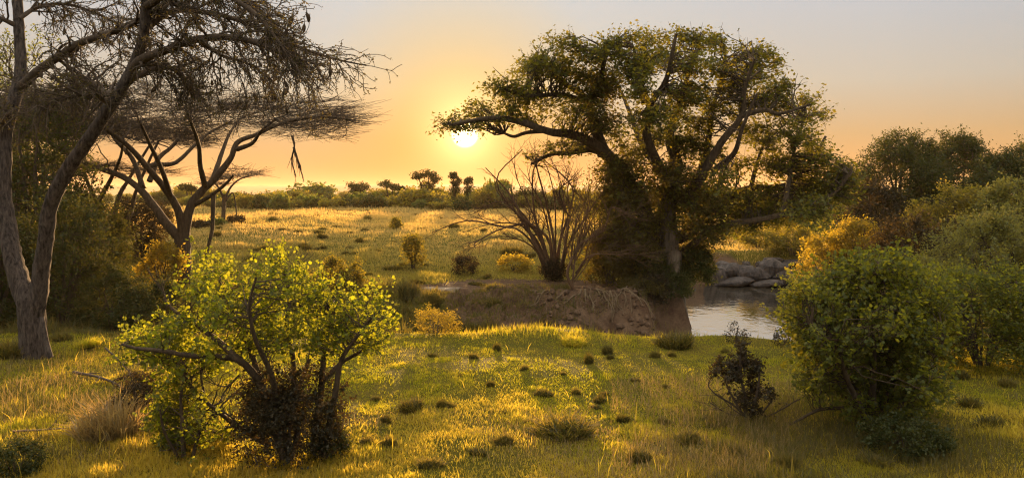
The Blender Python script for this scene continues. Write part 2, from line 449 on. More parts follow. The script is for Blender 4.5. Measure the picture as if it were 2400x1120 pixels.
# river
def water_mat():
    m = bpy.data.materials.new('river_water'); m.use_nodes = True
    t = m.node_tree; t.nodes.clear()
    out = N(t, 'ShaderNodeOutputMaterial')
    df = N(t, 'ShaderNodeBsdfDiffuse'); df.inputs[0].default_value = (.035, .03, .022, 1)
    gl = N(t, 'ShaderNodeBsdfGlossy'); gl.inputs[0].default_value = (.95, .95, .95, 1); gl.inputs['Roughness'].default_value = .05
    lw = N(t, 'ShaderNodeFresnel'); lw.inputs[0].default_value = 30.0
    mx = N(t, 'ShaderNodeMixShader')
    tc = N(t, 'ShaderNodeTexCoord'); mp = N(t, 'ShaderNodeMapping'); mp.inputs['Scale'].default_value = (1, 0.5, 1)
    n1 = N(t, 'ShaderNodeTexNoise'); n1.inputs['Scale'].default_value = 3.2; n1.inputs['Detail'].default_value = 3
    n2 = N(t, 'ShaderNodeTexNoise'); n2.inputs['Scale'].default_value = 0.16; n2.inputs['Detail'].default_value = 2
    t.links.new(tc.outputs['Object'], mp.inputs[0]); t.links.new(mp.outputs[0], n1.inputs['Vector']); t.links.new(tc.outputs['Object'], n2.inputs['Vector'])
    r = N(t, 'ShaderNodeMapRange'); r.inputs[1].default_value = .35; r.inputs[2].default_value = .6; r.inputs[3].default_value = .12; r.inputs[4].default_value = 1
    t.links.new(n2.outputs['Fac'], r.inputs[0])
    mu = N(t, 'ShaderNodeMath', operation='MULTIPLY'); t.links.new(n1.outputs['Fac'], mu.inputs[0]); t.links.new(r.outputs[0], mu.inputs[1])
    bp = N(t, 'ShaderNodeBump'); bp.inputs['Strength'].default_value = 1; bp.inputs['Distance'].default_value = .024
    t.links.new(mu.outputs[0], bp.inputs['Height'])
    t.links.new(bp.outputs[0], gl.inputs['Normal']); t.links.new(bp.outputs[0], lw.inputs['Normal'])
    t.links.new(lw.outputs[0], mx.inputs[0]); t.links.new(df.outputs[0], mx.inputs[1]); t.links.new(gl.outputs[0], mx.inputs[2])
    t.links.new(mx.outputs[0], out.inputs[0])
    return m
mb = MB()
wx, wy = np.linspace(-6, 60, 12), np.linspace(22, 62, 9)
WX, WY = np.meshgrid(wx, wy, indexing='ij')
i = (np.arange(11)[:, None] * 9 + np.arange(8)[None]).ravel()
mb.add(np.stack([WX, WY, np.full(WX.shape, WATER)], -1), np.stack([i, i + 9, i + 10, i + 1], -1))
tag(mb.build('river', water_mat()), 'rippled river water reflecting the pale sky', 'river', kind='structure')

# hills on the horizon, with scrub along the skyline
hx = np.linspace(-5200, 5200, 900)
hill_h = 49 + 9 * (fnoise(hx * .0011 + 3, hx * 0 + 2) - .5) * 2 - 10 * sstep(-600, 500, hx) + 7 * sstep(150, 600, hx) * (1 - sstep(900, 2400, hx))
mb = MB()
prof = [(-900, 0.0), (-600, .25), (-350, .6), (-150, .88), (0, 1.0), (300, 1.0), (900, .5)]
rows = []
for k, (dy, s) in enumerate(prof):
    z = hill_h * s + (RNG.random(len(hx)) ** 4 * 5.5 if s > .99 else RNG.random(len(hx)) * 2)
    rows.append(np.stack([hx, 4300 + dy + 60 * fnoise(hx * .003, hx * 0 + k), z], -1))
H = np.stack(rows)
i = (np.arange(len(prof) - 1)[:, None] * len(hx) + np.arange(len(hx) - 1)[None]).ravel()
mb.add(H, np.stack([i, i + 1, i + len(hx) + 1, i + len(hx)], -1))
tag(mb.build('hills', bark_mat('hill_scrub', (.03, .028, .02), (.06, .05, .035), .02, 0)), 'long low hills along the horizon', 'hills', kind='structure')

# the air: golden morning haze between the camera and the hills
HZ = dict(density=1.25e-4, g=0.28, col=(1.0, .74, .46))
hm = bpy.data.materials.new('haze_air'); hm.use_nodes = True
t_ = hm.node_tree; t_.nodes.clear()
ho = N(t_, 'ShaderNodeOutputMaterial'); pv = N(t_, 'ShaderNodeVolumePrincipled')
pv.inputs['Density'].default_value = HZ['density']; pv.inputs['Anisotropy'].default_value = HZ['g']
pv.inputs['Color'].default_value = (*HZ['col'], 1)
t_.links.new(pv.outputs[0], ho.inputs['Volume'])
mb = MB()
bx = np.array([[x, y, z] for z in (-4.0, 68.0) for x, y in ((-6500, -200), (6500, -200), (6500, 7300), (-6500, 7300))], float)
mb.add(bx, np.array([[3, 2, 1, 0], [4, 5, 6, 7], [0, 1, 5, 4], [1, 2, 6, 5], [2, 3, 7, 6], [3, 0, 4, 7]]))
tag(mb.build('haze', hm, smooth=False), 'thin golden haze in the low sunlight', 'haze', kind='stuff')

# ------------------------------------------------------------------ grass (nobody could count it)
def blades(mb, X, Y, h, w, lean=.5, rnd=None, z=None, seg=True, yaw=None):
    n = len(X)
    z = terrain(X, Y) if z is None else z
    B = np.stack([X, Y, z - 0.01], -1)
    a = RNG.random(n) * 2 * np.pi if yaw is None else yaw
    side = np.stack([np.cos(a), np.sin(a), np.zeros(n)], -1) * (w / 2)[:, None]
    b = RNG.random(n) * 2 * np.pi
    ln = np.abs(RNG.normal(size=n)) * lean
    d = unit(np.stack([np.cos(b) * ln, np.sin(b) * ln, np.ones(n)], -1))
    d2 = unit(d + np.stack([np.cos(b) * ln, np.sin(b) * ln, -0.25 * ln], -1))
    mid = B + d * (h * .55)[:, None]
    tip = mid + d2 * (h * .5)[:, None]
    if rnd is None: rnd = RNG.random(n)
    if seg:
        V = np.stack([B - side, B + side, mid + side * .8, mid - side * .8, tip], 1)
        i = np.arange(n)[:, None] * 5
        mb.add(V.reshape(-1, 3), [i + np.array([0, 1, 2, 3]), i + np.array([3, 2, 4])], rnd=np.repeat(rnd, 5))
    else:
        V = np.stack([B - side, B + side, tip], 1)
        mb.add(V.reshape(-1, 3), np.arange(n * 3).reshape(-1, 3), rnd=np.repeat(rnd, 3))

def turf(n, y0, y1, xr, p=1.0):
    Y = (y0 ** -p + RNG.random(n) * (y1 ** -p - y0 ** -p)) ** (-1 / p)
    X = (RNG.random(n) * 2 - 1) * (xr * Y + 2)
    return X, Y

mb = MB()
X, Y = turf(520000, 10.5, 24.2, .70, 0.6)
k = (terrain(X, Y) > -1.3)
X, Y = X[k], Y[k]
dens = fnoise(X * 1.2 + 60, Y * 1.2, 4)
k = RNG.random(len(X)) < .2 + .8 * sstep(.38, .54, dens)
X, Y = X[k], Y[k]
cl = fnoise(X * 1.9, Y * 1.9, 5)
bigp = fnoise(X * .28 + 30, Y * .28)
h = 0.025 + 0.045 * RNG.random(len(X)) + 0.10 * sstep(.52, .72, cl) * RNG.random(len(X)) + 0.03 * sstep(.5, .7, bigp)
st = RNG.random(len(X)) < .002
h = np.where(st, .14 + .16 * RNG.random(len(X)), h * .8)
edge = sstep(-3.5, -7, X) + sstep(17, 13, Y) * .45 + sstep(6.0, 9, X) * .4
h = h * (1 + 0.4 * edge)
dry = np.clip(.10 + 0.6 * sstep(.42, .66, .5 * bigp + .5 * fnoise(X * .8 + 5, Y * .8)) + .45 * (RNG.random(len(X)) - .3) + .2 * sstep(17, 12, Y), 0, 1)
dry[st] = .9
blades(mb, X, Y, h, 0.010 + 0.006 * RNG.random(len(X)), .55, dry)
tag(mb.build('grass', M['grass'], smooth=False), 'short sunlit turf in the foreground', 'grass', kind='stuff')

mb = MB()      # meadow beyond the gully
X, Y = turf(420000, 33, 210, .70, 0.9)
s, _ = soil(X, Y)
k = (terrain(X, Y) > -.9) & (RNG.random(len(X)) > s * 1.25) & ((X < 6.5 + .15 * (Y - 32)) | (Y > 56))
X, Y = X[k], Y[k]
cl = fnoise(X * .5, Y * .5)
bigp = fnoise(X * .09 + 30, Y * .09)
h = (0.07 + .07 * RNG.random(len(X)) + .22 * sstep(.55, .75, cl)) * (1 + 1.0 * sstep(45, 90, Y))
dry = np.clip(.22 + (.5 + .5 * sstep(.38, .60, bigp)) * sstep(38, 58, Y) + .3 * (RNG.random(len(X)) - .4), 0, 1)
blades(mb, X, Y, h, .012 + .0009 * Y, .5, dry, seg=False)
tag(mb.build('meadow_grass', M['meadow'], smooth=False), 'golden backlit grass across the meadow', 'grass', kind='stuff')

mb = MB()      # rough grass on the slopes of the gully
n = 70000
X = -16 + 18.5 * RNG.random(n); Y = 22.6 + 12.4 * RNG.random(n)
cl = fnoise(X * .8 + 4, Y * .8)
k = (RNG.random(n) < sstep(.40, .62, cl + .25 * sstep(1, -4, X))) & (soil(X, Y)[1] < .25 + .2 * RNG.random(n))
X, Y, cl = X[k], Y[k], cl[k]
h = .10 + .12 * RNG.random(len(X)) + .45 * sstep(.5, .7, cl) * sstep(-0.5, -3, X) * RNG.random(len(X))
blades(mb, X, Y, h, .016 + .01 * RNG.random(len(X)), .5, RNG.random(len(X)) * .7)
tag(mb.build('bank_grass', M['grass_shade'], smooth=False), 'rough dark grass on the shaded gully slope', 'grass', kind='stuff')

# ------------------------------------------------------------------ plant builders
def gz(x, y):
    return float(terrain(np.array([x]), np.array([y]))[0])
def spot(px, Y):
    """ground point seen in picture column px at distance Y"""
    x = (px - HX) / F * Y
    return np.array([x, Y, gz(x, Y)])

def limb_px(pts, Y0, r0, r1, n=None):
    """traced limb: (px, py, depth offset) points, radii in picture px at Y0"""
    a = np.array([(p[0], p[1], p[2] if len(p) > 2 else 0.0) for p in pts], float)
    P = spline(at(a[:, 0], a[:, 1], Y0 + a[:, 2]), n or 5 * len(pts))
    t = np.linspace(0, 1, len(P)) ** .8
    return P, (r0 * (1 - t) + r1 * t) * Y0 / F

def bush(name, label, cat, px, Y, rx, top, lsize, nleaf, lm, group=None, sm='twig', nst=9, ry=None, clumps=None, shape='leaf',
         low=0.05, flat=0.2, sig=.17, pxc=None, seed=None, hollow=.55, spray=1.0, aspect=.6):
    """rounded shrub: stems fanning out of the base, twigs to many leaf clumps of uneven size. rx in px, top = picture row of its top"""
    global RNG
    keep = RNG
    RNG = np.random.default_rng(seed if seed is not None else int(px * 7 + Y * 131 + top))
    base = spot(px, Y)
    R = rx / F * Y
    H = CAM_H - (top - HY) / F * Y - base[2]
    Ry = R * (ry or .9)
    off = 0 if pxc is None else (pxc - px) / F * Y
    nc = clumps or 70
    d = rand_dir(nc * 3); d = d[d[:, 2] > -.62][:nc]
    nc = len(d)
    rad = hollow + (1 - hollow) * RNG.random(nc) ** .6
    rad *= .82 + .3 * fnoise(d[:, 0] * 2.2 + 9 + px * .01, d[:, 1] * 2.2 + d[:, 2] * 1.7)
    zc = .42
    C = np.stack([off + d[:, 0] * R * rad, d[:, 1] * Ry * rad, H * (zc + d[:, 2] * (np.where(d[:, 2] > 0, 1 - zc, zc + .25)) * rad)], -1)
    C[:, 2] = np.clip(C[:, 2], low * H + .05 * H * RNG.random(nc), H)
    # stems
    a = np.linspace(0, 2 * np.pi, nst, endpoint=False) + RNG.random(nst)
    tip = np.stack([off + np.cos(a) * R * (.15 + .5 * RNG.random(nst)), np.sin(a) * Ry * (.15 + .5 * RNG.random(nst)), H * (.45 + .4 * RNG.random(nst))], -1)
    st = np.stack([np.cos(a) * .06 * R, np.sin(a) * .06 * R, np.full(nst, -.08)], -1)
    t = np.linspace(0, 1, 8)[None, :, None]
    P = st[:, None] * (1 - t) + tip[:, None] * t + np.array([0, 0, 1.0]) * (t * (1 - t) * .35 * H) + RNG.normal(size=(nst, 8, 3)) * .035 * R * t
    r0 = .018 * H * (.7 + .8 * RNG.random(nst))
    Rr = r0[:, None] * (1 - .8 * t[..., 0])
    sp, sr = P.reshape(-1, 3), Rr.reshape(-1)
    mb = MB()
    tubes(mb, P, Rr, 6, .08)
    Pb, Rb = attach(sp, sr, C, 5, .1, .08, r_tip=.002 * H, r_k=.008)
    tubes(mb, Pb, Rb, 4)
    S = sig * (R + H) / 2
    ntw = nc * 5
    Pt, Rt = grow(Pb, Rb, ntw, S * 1.6, 1.1, 4, (0, 0, .25), .5, .25, .5, .0012 * H)
    tubes(mb, Pt, Rt, 3)
    root = thing(name, base, label, cat, group)
    mb.build('stems', M[sm], root)
    # leaves: around clump hearts and along the twigs
    w = .4 + RNG.random(nc); w /= w.sum()
    ci = RNG.choice(nc, nleaf // 2, p=w)
    crn = RNG.random(nc)
    L1 = C[ci] + RNG.normal(size=(len(ci), 3)) * np.array([1, 1, .75]) * S * .6
    ti = RNG.integers(0, ntw, nleaf - len(ci))
    tt = (.3 + .75 * RNG.random(len(ti)))[:, None]
    kk = np.minimum((tt * 3).astype(int), 2)
    uu = tt * 3 - kk
    L2 = Pt[ti, kk[:, 0]] * (1 - uu) + Pt[ti, kk[:, 0] + 1] * uu + RNG.normal(size=(len(ti), 3)) * lsize * .5
    L = np.concatenate([L1, L2])
    L[:, 2] = np.maximum(L[:, 2], .03 if low > -.15 else low * H)
    rnd = np.clip(np.concatenate([crn[ci], RNG.random(len(ti))]) * .6 + .4 * RNG.random(len(L)), 0, 1)
    mb = MB()
    leaves(mb, L, lsize, rnd, shape, flat, aspect=aspect)
    mb.build('foliage', M[lm], root, smooth=False)
    RNG = keep
    return root

# ------------------------------------------------------------------ the fig tree on the river bank
def fig_tree():
    Y0 = 35.5
    base = spot(1572, Y0 - .3)
    root = thing('fig_tree', base, 'tall broad fig tree with pale trunk and spreading crown on the river bank', 'tree')
    def L(pts, r0, r1): return limb_px(pts, Y0, r0, r1)
    trunk = [L([(1584, 745, -.6), (1579, 690, -.5), (1574, 640, -.3), (1570, 560, -.1), (1563, 490), (1566, 430, .2), (1585, 380, .4)], 27, 17)]
    limbs = [
        L([(1566, 690, .6), (1545, 600, .4), (1510, 500, .2), (1472, 425, 0), (1425, 365, 0), (1385, 335, -.2), (1340, 316, -.5), (1290, 310, -.8), (1220, 286, -1.2), (1150, 277, -1.6), (1060, 292, -2)], 24, 4),
        L([(1440, 385), (1395, 352, .5), (1330, 358, 1), (1290, 362, 1.4), (1245, 385, 1.8)], 11, 3),
        L([(1350, 318, -.4), (1290, 308, .5), (1235, 311, .9), (1205, 320, 1.1), (1182, 313, 1.3)], 7, 3),
        L([(1415, 360, 0), (1398, 310, .6), (1385, 260, 1.0), (1362, 222, 1.4), (1325, 197, 2), (1290, 165, 2.5), (1270, 120, 3)], 17, 3),
        L([(1380, 250, 1), (1405, 200, .2), (1415, 150, -.6), (1430, 105, -1)], 10, 3),
        L([(1360, 235, 1.3), (1310, 222, .3), (1240, 225, -.5), (1180, 210, -1.2)], 8, 3),
        L([(1566, 430, .2), (1535, 370, -.4), (1515, 310, -.9), (1522, 250, -1.4), (1500, 190, -1.9), (1485, 110, -2.4)], 15, 3),
        L([(1520, 250, -1.3), (1560, 190, -2.2), (1575, 130, -2.8), (1585, 80, -3)], 8, 3),
        L([(1585, 380, .4), (1570, 320, 1.2), (1590, 250, 1.8), (1612, 180, 2.4), (1640, 110, 3)], 15, 3),
        L([(1510, 240, 0), (1495, 210, .4), (1470, 185, .8)], 7, 3),
        L([(1580, 470, 0), (1625, 440, -.5), (1655, 395, -1), (1690, 335, -1.4), (1738, 272, -1.8), (1745, 210, -2.2), (1768, 140, -2.7)], 15, 3),
        L([(1738, 272, -1.8), (1790, 258, -2.3), (1830, 266, -2.6), (1900, 245, -3)], 7, 2.5),
        L([(1640, 415, -.8), (1660, 330, .4), (1672, 250, 1.4), (1700, 150, 2.2), (1690, 90, 2.6)], 10, 2.5),
        L([(1590, 560, 0), (1640, 525, .5), (1680, 490, 1), (1715, 458, 1.3), (1765, 440, 1.5), (1835, 436, 1.8), (1900, 380, 2.4), (1935, 320, 2.8)], 16, 3),
        L([(1600, 590, 0), (1690, 530, -.7), (1790, 512, -1.4), (1890, 488, -2), (1960, 450, -2.6), (1995, 400, -3)], 9, 2.5),
        L([(1835, 505, -1.6), (1850, 420, -1), (1862, 350, -.5), (1885, 280, 0)], 7, 2.5),
        L([(1760, 440, 1.5), (1775, 380, 1.9), (1800, 310, 2.2)], 7, 2.5),
        L([(1672, 400, -1), (1720, 360, -2.6), (1740, 300, -3.6), (1775, 220, -4.2)], 8, 2.5),
        L([(1545, 400, 0), (1500, 330, 2), (1470, 250, 3.4), (1440, 180, 4.2)], 10, 2.5),
    ]
    mb = MB()
    for P, R in trunk: tubes(mb, P, R, 14, .03, .10)
    fl = np.array([1.2, 2.2, 2.9, 3.6, 4.4])                       # root flares
    for a in fl:
        b = np.array([trunk[0][0][0][0], trunk[0][0][0][1], base[2]])
        P = spline(np.array([b + [0.1 * math.cos(a), .1 * math.sin(a), 1.5], b + [.42 * math.cos(a), .42 * math.sin(a), .55], b + [.8 * math.cos(a), .7 * math.sin(a), .05], b + [1.15 * math.cos(a), .9 * math.sin(a), -.25]]), 9)
        tubes(mb, P, np.linspace(.24, .09, 9), 8, .05)
    mb.build('trunk', M['bark_pale'], root, origin=base)
    for P, R in limbs:
        mb = MB(); tubes(mb, P, R, 9, .05, .05)
        mb.build('limb', M['bark_brown'], root, origin=base)
    sp = np.concatenate([P[4:] for P, R in limbs + trunk]); sr = np.concatenate([R[4:] for P, R in limbs + trunk])
    cl = np.array([  # px, py, rx, ry, weight
        (1310,105,46,22,1),(1280,150,62,26,1),(1240,165,50,26,1),(1195,205,52,24,1),(1240,235,70,28,1),(1160,212,28,13,.9),(1115,252,42,15,1),(1085,282,45,13,1.1),
        (1180,272,50,18,.9),(1055,296,26,8,1.2),(1230,285,40,18,.8),(1335,175,52,34,1),(1380,122,46,28,1),(1432,112,38,28,1),(1408,195,58,56,1.7),(1400,262,44,44,1.7),(1340,250,40,30,.7),(1300,290,40,14,.6),
        (1480,86,34,14,1),(1520,92,42,22,1),(1582,84,44,20,1),(1640,98,52,22,1),(1690,96,26,18,.9),(1560,142,72,32,1),(1642,152,52,28,1),(1482,152,50,34,1),(1502,205,34,34,.9),
        (1742,116,34,12,1),(1792,130,40,16,1),(1822,152,22,26,1),(1762,180,52,26,1),(1802,222,52,30,1),(1832,200,26,22,1),(1722,212,42,26,.8),(1762,252,50,20,.9),(1842,250,36,12,1),
        (1600,232,52,36,.9),(1652,222,44,36,.9),(1562,272,52,26,.9),(1502,282,42,22,.8),(1622,292,52,24,.9),(1682,262,40,24,.8),(1542,322,60,26,.9),(1612,342,50,30,1),
        (1902,240,32,16,1),(1930,266,18,10,1),(1882,286,36,14,.9),(1762,312,44,28,.8),(1802,332,44,28,.9),(1872,332,42,26,.9),(1910,352,38,28,.9),(1940,392,42,30,1),(1852,392,50,30,1),(1792,392,42,24,.8),
        (1722,382,34,24,.7),(1692,422,34,26,.9),(1980,400,36,24,1),(1900,432,52,28,1),(1978,442,50,32,1),(1822,452,50,22,.9),(1850,485,60,20,1),(1930,480,50,24,1),(1760,500,50,20,.9),
        (1258,376,28,13,1),(1290,350,34,10,.7),(1332,346,36,13,.9),(1362,328,34,16,.9),(1440,320,34,30,.6),(1480,350,40,28,.6),
        (1432,402,44,44,1.5),(1482,424,52,52,1.6),(1452,482,52,52,1.5),(1522,482,36,52,1.5),(1612,462,34,60,1.5),(1652,502,44,52,1.4),(1632,575,34,50,1.5),(1580,405,50,34,1.2),(1502,562,44,52,1.5),(1442,560,44,46,1.2),
        (1522,615,22,34,1.2),(1690,545,36,26,1.2),(1655,440,36,40,1.0),(1700,470,36,30,.9),(1100,302,24,7,1.1),(1075,300,20,6,1),(1575,440,34,34,1.3),(1600,530,22,40,1.2),(1540,540,20,40,1.2),(1610,600,26,30,1.2),(1760,470,46,24,1),(1820,490,50,22,1),(1900,500,50,20,1),(1730,530,50,20,1),(1760,515,60,26,1.1),(1830,505,60,26,1.1),(1890,490,56,26,1.1),(1950,465,46,26,1.1),(1660,360,44,30,.7),(1830,300,40,24,.7),(1700,170,40,26,.6),(1380,300,50,20,.7)], float)
    n = np.maximum(4, (cl[:, 2] * cl[:, 3] * np.where(cl[:, 4] >= 1.2, cl[:, 4] * .62, cl[:, 4]) / 62).astype(int))
    ci = np.repeat(np.arange(len(cl)), n)
    cdep = RNG.normal(size=len(cl)) * 1.7
    dense = cl[:, 4] >= 1.2
    cdep[dense] = RNG.normal(size=dense.sum()) * .8
    q = rand_dir(len(ci)) * (RNG.random(len(ci)) ** .4)[:, None]
    C = at(cl[ci, 0] + q[:, 0] * cl[ci, 2], cl[ci, 1] + q[:, 2] * cl[ci, 3], Y0 + cdep[ci] + q[:, 1] * cl[ci, 2] * 1.4 * Y0 / F)
    Pb, Rb = attach(sp, sr, C, 6, .12, .10, r_tip=.010, r_k=.014, bias=.8)
    Pt, Rt = grow(Pb, Rb, len(C) * 6, .55, .9, 4, (0, 0, .1), .5, .25, .6, .006)
    mb = MB(); tubes(mb, Pb, Rb, 5); tubes(mb, Pt, Rt, 3)
    bare = np.array([(1160,200),(1155,165),(1690,70),(1660,85),(1855,165),(1870,180),(1790,110),(1300,98),(1480,75),(1815,195)], float)
    Pq, Rq = attach(sp, sr, at(bare[:, 0], bare[:, 1] - 8, Y0 + RNG.normal(size=len(bare))), 6, .08, 0, .008, .012)
    tubes(mb, Pq, Rq, 4)
    mb.build('twigs', M['bark_brown'], root, origin=base)
    vine = dense[ci]
    for nm, sel, mt, per, sz, sg in (('foliage', ~vine, 'fig_leaf', 42, .16, .25), ('vine', vine, 'vine_leaf', 46, .14, .32)):
        idx = np.flatnonzero(sel)
        li = np.repeat(idx, per)
        pos = C[li] + RNG.normal(size=(len(li), 3)) * np.array([1.0, 1.0, .62]) * sg
        tsel = np.flatnonzero(np.isin(np.arange(len(Pt)) % len(C), idx))
        ti = RNG.choice(len(Pt), len(idx) * 8)
        if nm == 'foliage':
            ti = np.repeat(np.flatnonzero(np.isin(np.arange(len(Pt)) % len(C), idx)), 5)
            pos = np.concatenate([pos[::2], Pt[ti, RNG.integers(1, 4, len(ti))] + RNG.normal(size=(len(ti), 3)) * .07])
            li = li[::2]
        rr = np.concatenate([RNG.random(len(C))[li], RNG.random(len(pos) - len(li))]) * .55 + RNG.random(len(pos)) * .45
        mb = MB(); leaves(mb, pos, sz, rr, 'leaf', .5, aspect=.62, droop=.3)
        mb.build(nm, M[mt], root, smooth=False, origin=base)
fig_tree()

# ------------------------------------------------------------------ the near acacia at the left edge
def near_acacia():
    Y0 = 19.6
    base = spot(82, Y0)
    root = thing('acacia_tree', base, 'nearest acacia at the left edge, forked grey trunk and drooping twigs with brown pods', 'tree')
    def L(pts, r0, r1, n=None): return limb_px(pts, Y0, r0, r1, n)
    tr = L([(82, 850), (80, 815), (76, 770), (72, 735), (68, 700)], 29, 29, 22)
    A = L([(74, 730), (52, 675, .1), (34, 620, .2), (22, 570, .3), (8, 470, .5), (8, 380, .6), (14, 310, .7), (36, 230, .8), (48, 170, .9), (45, 80, 1.0), (40, 0, 1.2), (34, -90, 1.4), (20, -170, 1.5)], 25, 9, 70)
    B = L([(80, 740), (92, 690, -.1), (96, 640, -.2), (106, 560, -.4), (118, 480, -.6), (158, 400, -.8), (215, 318, -1.0), (265, 240, -1.2), (308, 165, -1.4), (336, 85, -1.6), (342, 0, -1.8), (352, -100, -2.0)], 21, 9, 70)
    limbs = [A, B,
        L([(48, 205, .8), (92, 165, .4), (140, 132, 0), (192, 100, -.5), (262, 76, -1), (330, 46, -1.4), (392, 8, -1.8), (450, -30, -2.1)], 12, 5),
        L([(45, 45, 1), (88, 18, 1.4), (150, 10, 1.8), (220, 30, 2.2), (285, 62, 2.6), (330, 90, 2.8)], 6, 2),
        L([(300, 190, -1.2), (325, 145, -1.6), (390, 118, -1.9), (460, 93, -2.2), (540, 88, -2.5), (610, 104, -2.7), (670, 132, -2.8), (715, 160, -2.8)], 12, 3),
        L([(336, 70, -1.6), (400, 28, -1.3), (470, 28, -.9), (560, 48, -.6), (650, 88, -.3), (720, 118, 0), (790, 140, .2), (858, 154, .3)], 9, 1.5),
        L([(290, 200, -1.2), (345, 166, -.6), (395, 158, 0), (435, 185, .5), (450, 225, .8)], 8, 2),
        L([(275, 225, -1.2), (238, 214, -.8), (195, 182, -.3), (168, 195, 0), (172, 245, .2)], 9, 3),
        L([(342, 15, -1.8), (430, -30, -2.4), (520, -15, -2.9), (600, 35, -3.2), (650, 95, -3.4), (685, 150, -3.4)], 9, 2),
        L([(342, 40, -1.6), (420, -10, -.6), (500, -30, .3), (590, 10, 1.0), (650, 65, 1.4), (690, 130, 1.6)], 9, 2),
        L([(262, 245, -1.2), (215, 225, -1.8), (140, 232, -2.2), (90, 260, -2.4)], 7, 2),
        L([(38, 60, 1), (5, 45, .8), (-50, 20, .6), (-120, 30, .2)], 7, 2),
        L([(15, 330, .7), (-40, 250, .4), (-120, 180, 0), (-200, 140, -.3)], 10, 3),
        L([(460, 93, -2.2), (520, 130, -1.6), (580, 150, -1.2), (640, 190, -1)], 5, 1.6)]
    mb = MB(); tubes(mb, *tr, 18, .02, .07)
    tubes(mb, *L([(98, 742, -.6), (108, 800, -.7), (118, 838, -.75)], 5, 7), 6)
    mb.build('trunk', M['bark_grey'], root, origin=base)
    for k, (P, R) in enumerate(limbs):
        mb = MB(); tubes(mb, P, R, 16 if k < 2 else 9, .05, .06 if k < 2 else .03)
        mb.build('limb', M['bark_grey' if k < 2 else 'twig'], root, origin=base)
    Lp = [(P, R) for P, R in limbs[2:]]
    # branchlets: resample every limb to one length so that they grow as a batch
    Pl = np.stack([spline(P, 24) for P, R in Lp]); Rl = np.stack([np.interp(np.linspace(0, 1, 24), np.linspace(0, 1, len(R)), R) for P, R in Lp])
    w = [0, 1, 3, 3, 3, 4, 3, 3, 3, 3, 2, 1, 2, 2]
    sel = np.repeat(np.arange(len(Lp)), [w[k + 2] for k in range(len(Lp))])
    P1, R1 = grow(Pl[sel], Rl[sel], 200, .92, 1.0, 9, (-.05, 0, -.30), .08, .20, .5, .008, .93)
    P2, R2 = grow(P1, R1, 1150, .62, .9, 7, (.05, 0, -.75), .15, .24, .6, .007)
    P2b, R2b = grow(Pl[sel], Rl[sel] * .5, 650, .8, .9, 7, (.1, 0, -.5), .2, .24, .5, .007)
    P2 = np.concatenate([P2, P2b]); R2 = np.concatenate([R2, R2b])
    P3, R3 = grow(P2, R2, 3000, .28, .9, 5, (0, 0, -.35), .15, .32, .7, .0055)
    mb = MB(); tubes(mb, P1, R1, 6, .05); tubes(mb, P2, R2, 4); tubes(mb, P3, R3, 3)
    mb.build('twigs', M['twig'], root, origin=base)
    # small leaf tufts pressed along the twigs
    n = 9500
    k = RNG.integers(0, len(P3), n); t = RNG.integers(0, 5, n)
    c = P3[k, t]
    k2 = RNG.integers(0, len(P2), 8000); c = np.concatenate([c, P2[k2, RNG.integers(0, 7, 8000)]])
    c = np.repeat(c, 2, 0) + RNG.normal(size=(len(c) * 2, 3)) * .018
    mb = MB(); leaves(mb, c, .045, RNG.random(len(c)), 'leaf', 0, aspect=.6)
    mb.build('foliage', M['acacia_leaf'], root, smooth=False, origin=base)
    # hanging seed pods, one shared mesh
    pm = MB()
    tubes(pm, np.array([[0, 0, 0], [.003, 0, -.05], [0, 0, -.08], [.01, 0, -.11], [.02, .0, -.15], [.018, 0, -.19], [.01, 0, -.21]]), np.array([.004, .005, .012, .026, .030, .02, .004]), 7, .06)
    me = pm.mesh('seed_pod', M['bark_brown'])
    tipz = P2[:, -1]
    ok = np.flatnonzero((tipz[:, 2] < base[2] + 10.0) & (tipz[:, 2] > base[2] + 6.0))
    for j in RNG.choice(ok, 60, replace=False):
        o = bpy.data.objects.new('seed_pod', me); COL.objects.link(o); o.parent = root
        o.location = tuple(tipz[j] - base); o.rotation_euler = (RNG.normal() * .3, RNG.normal() * .3, RNG.random() * 6)
        s = .9 + .8 * RNG.random(); o.scale = (s, s, s)
near_acacia()

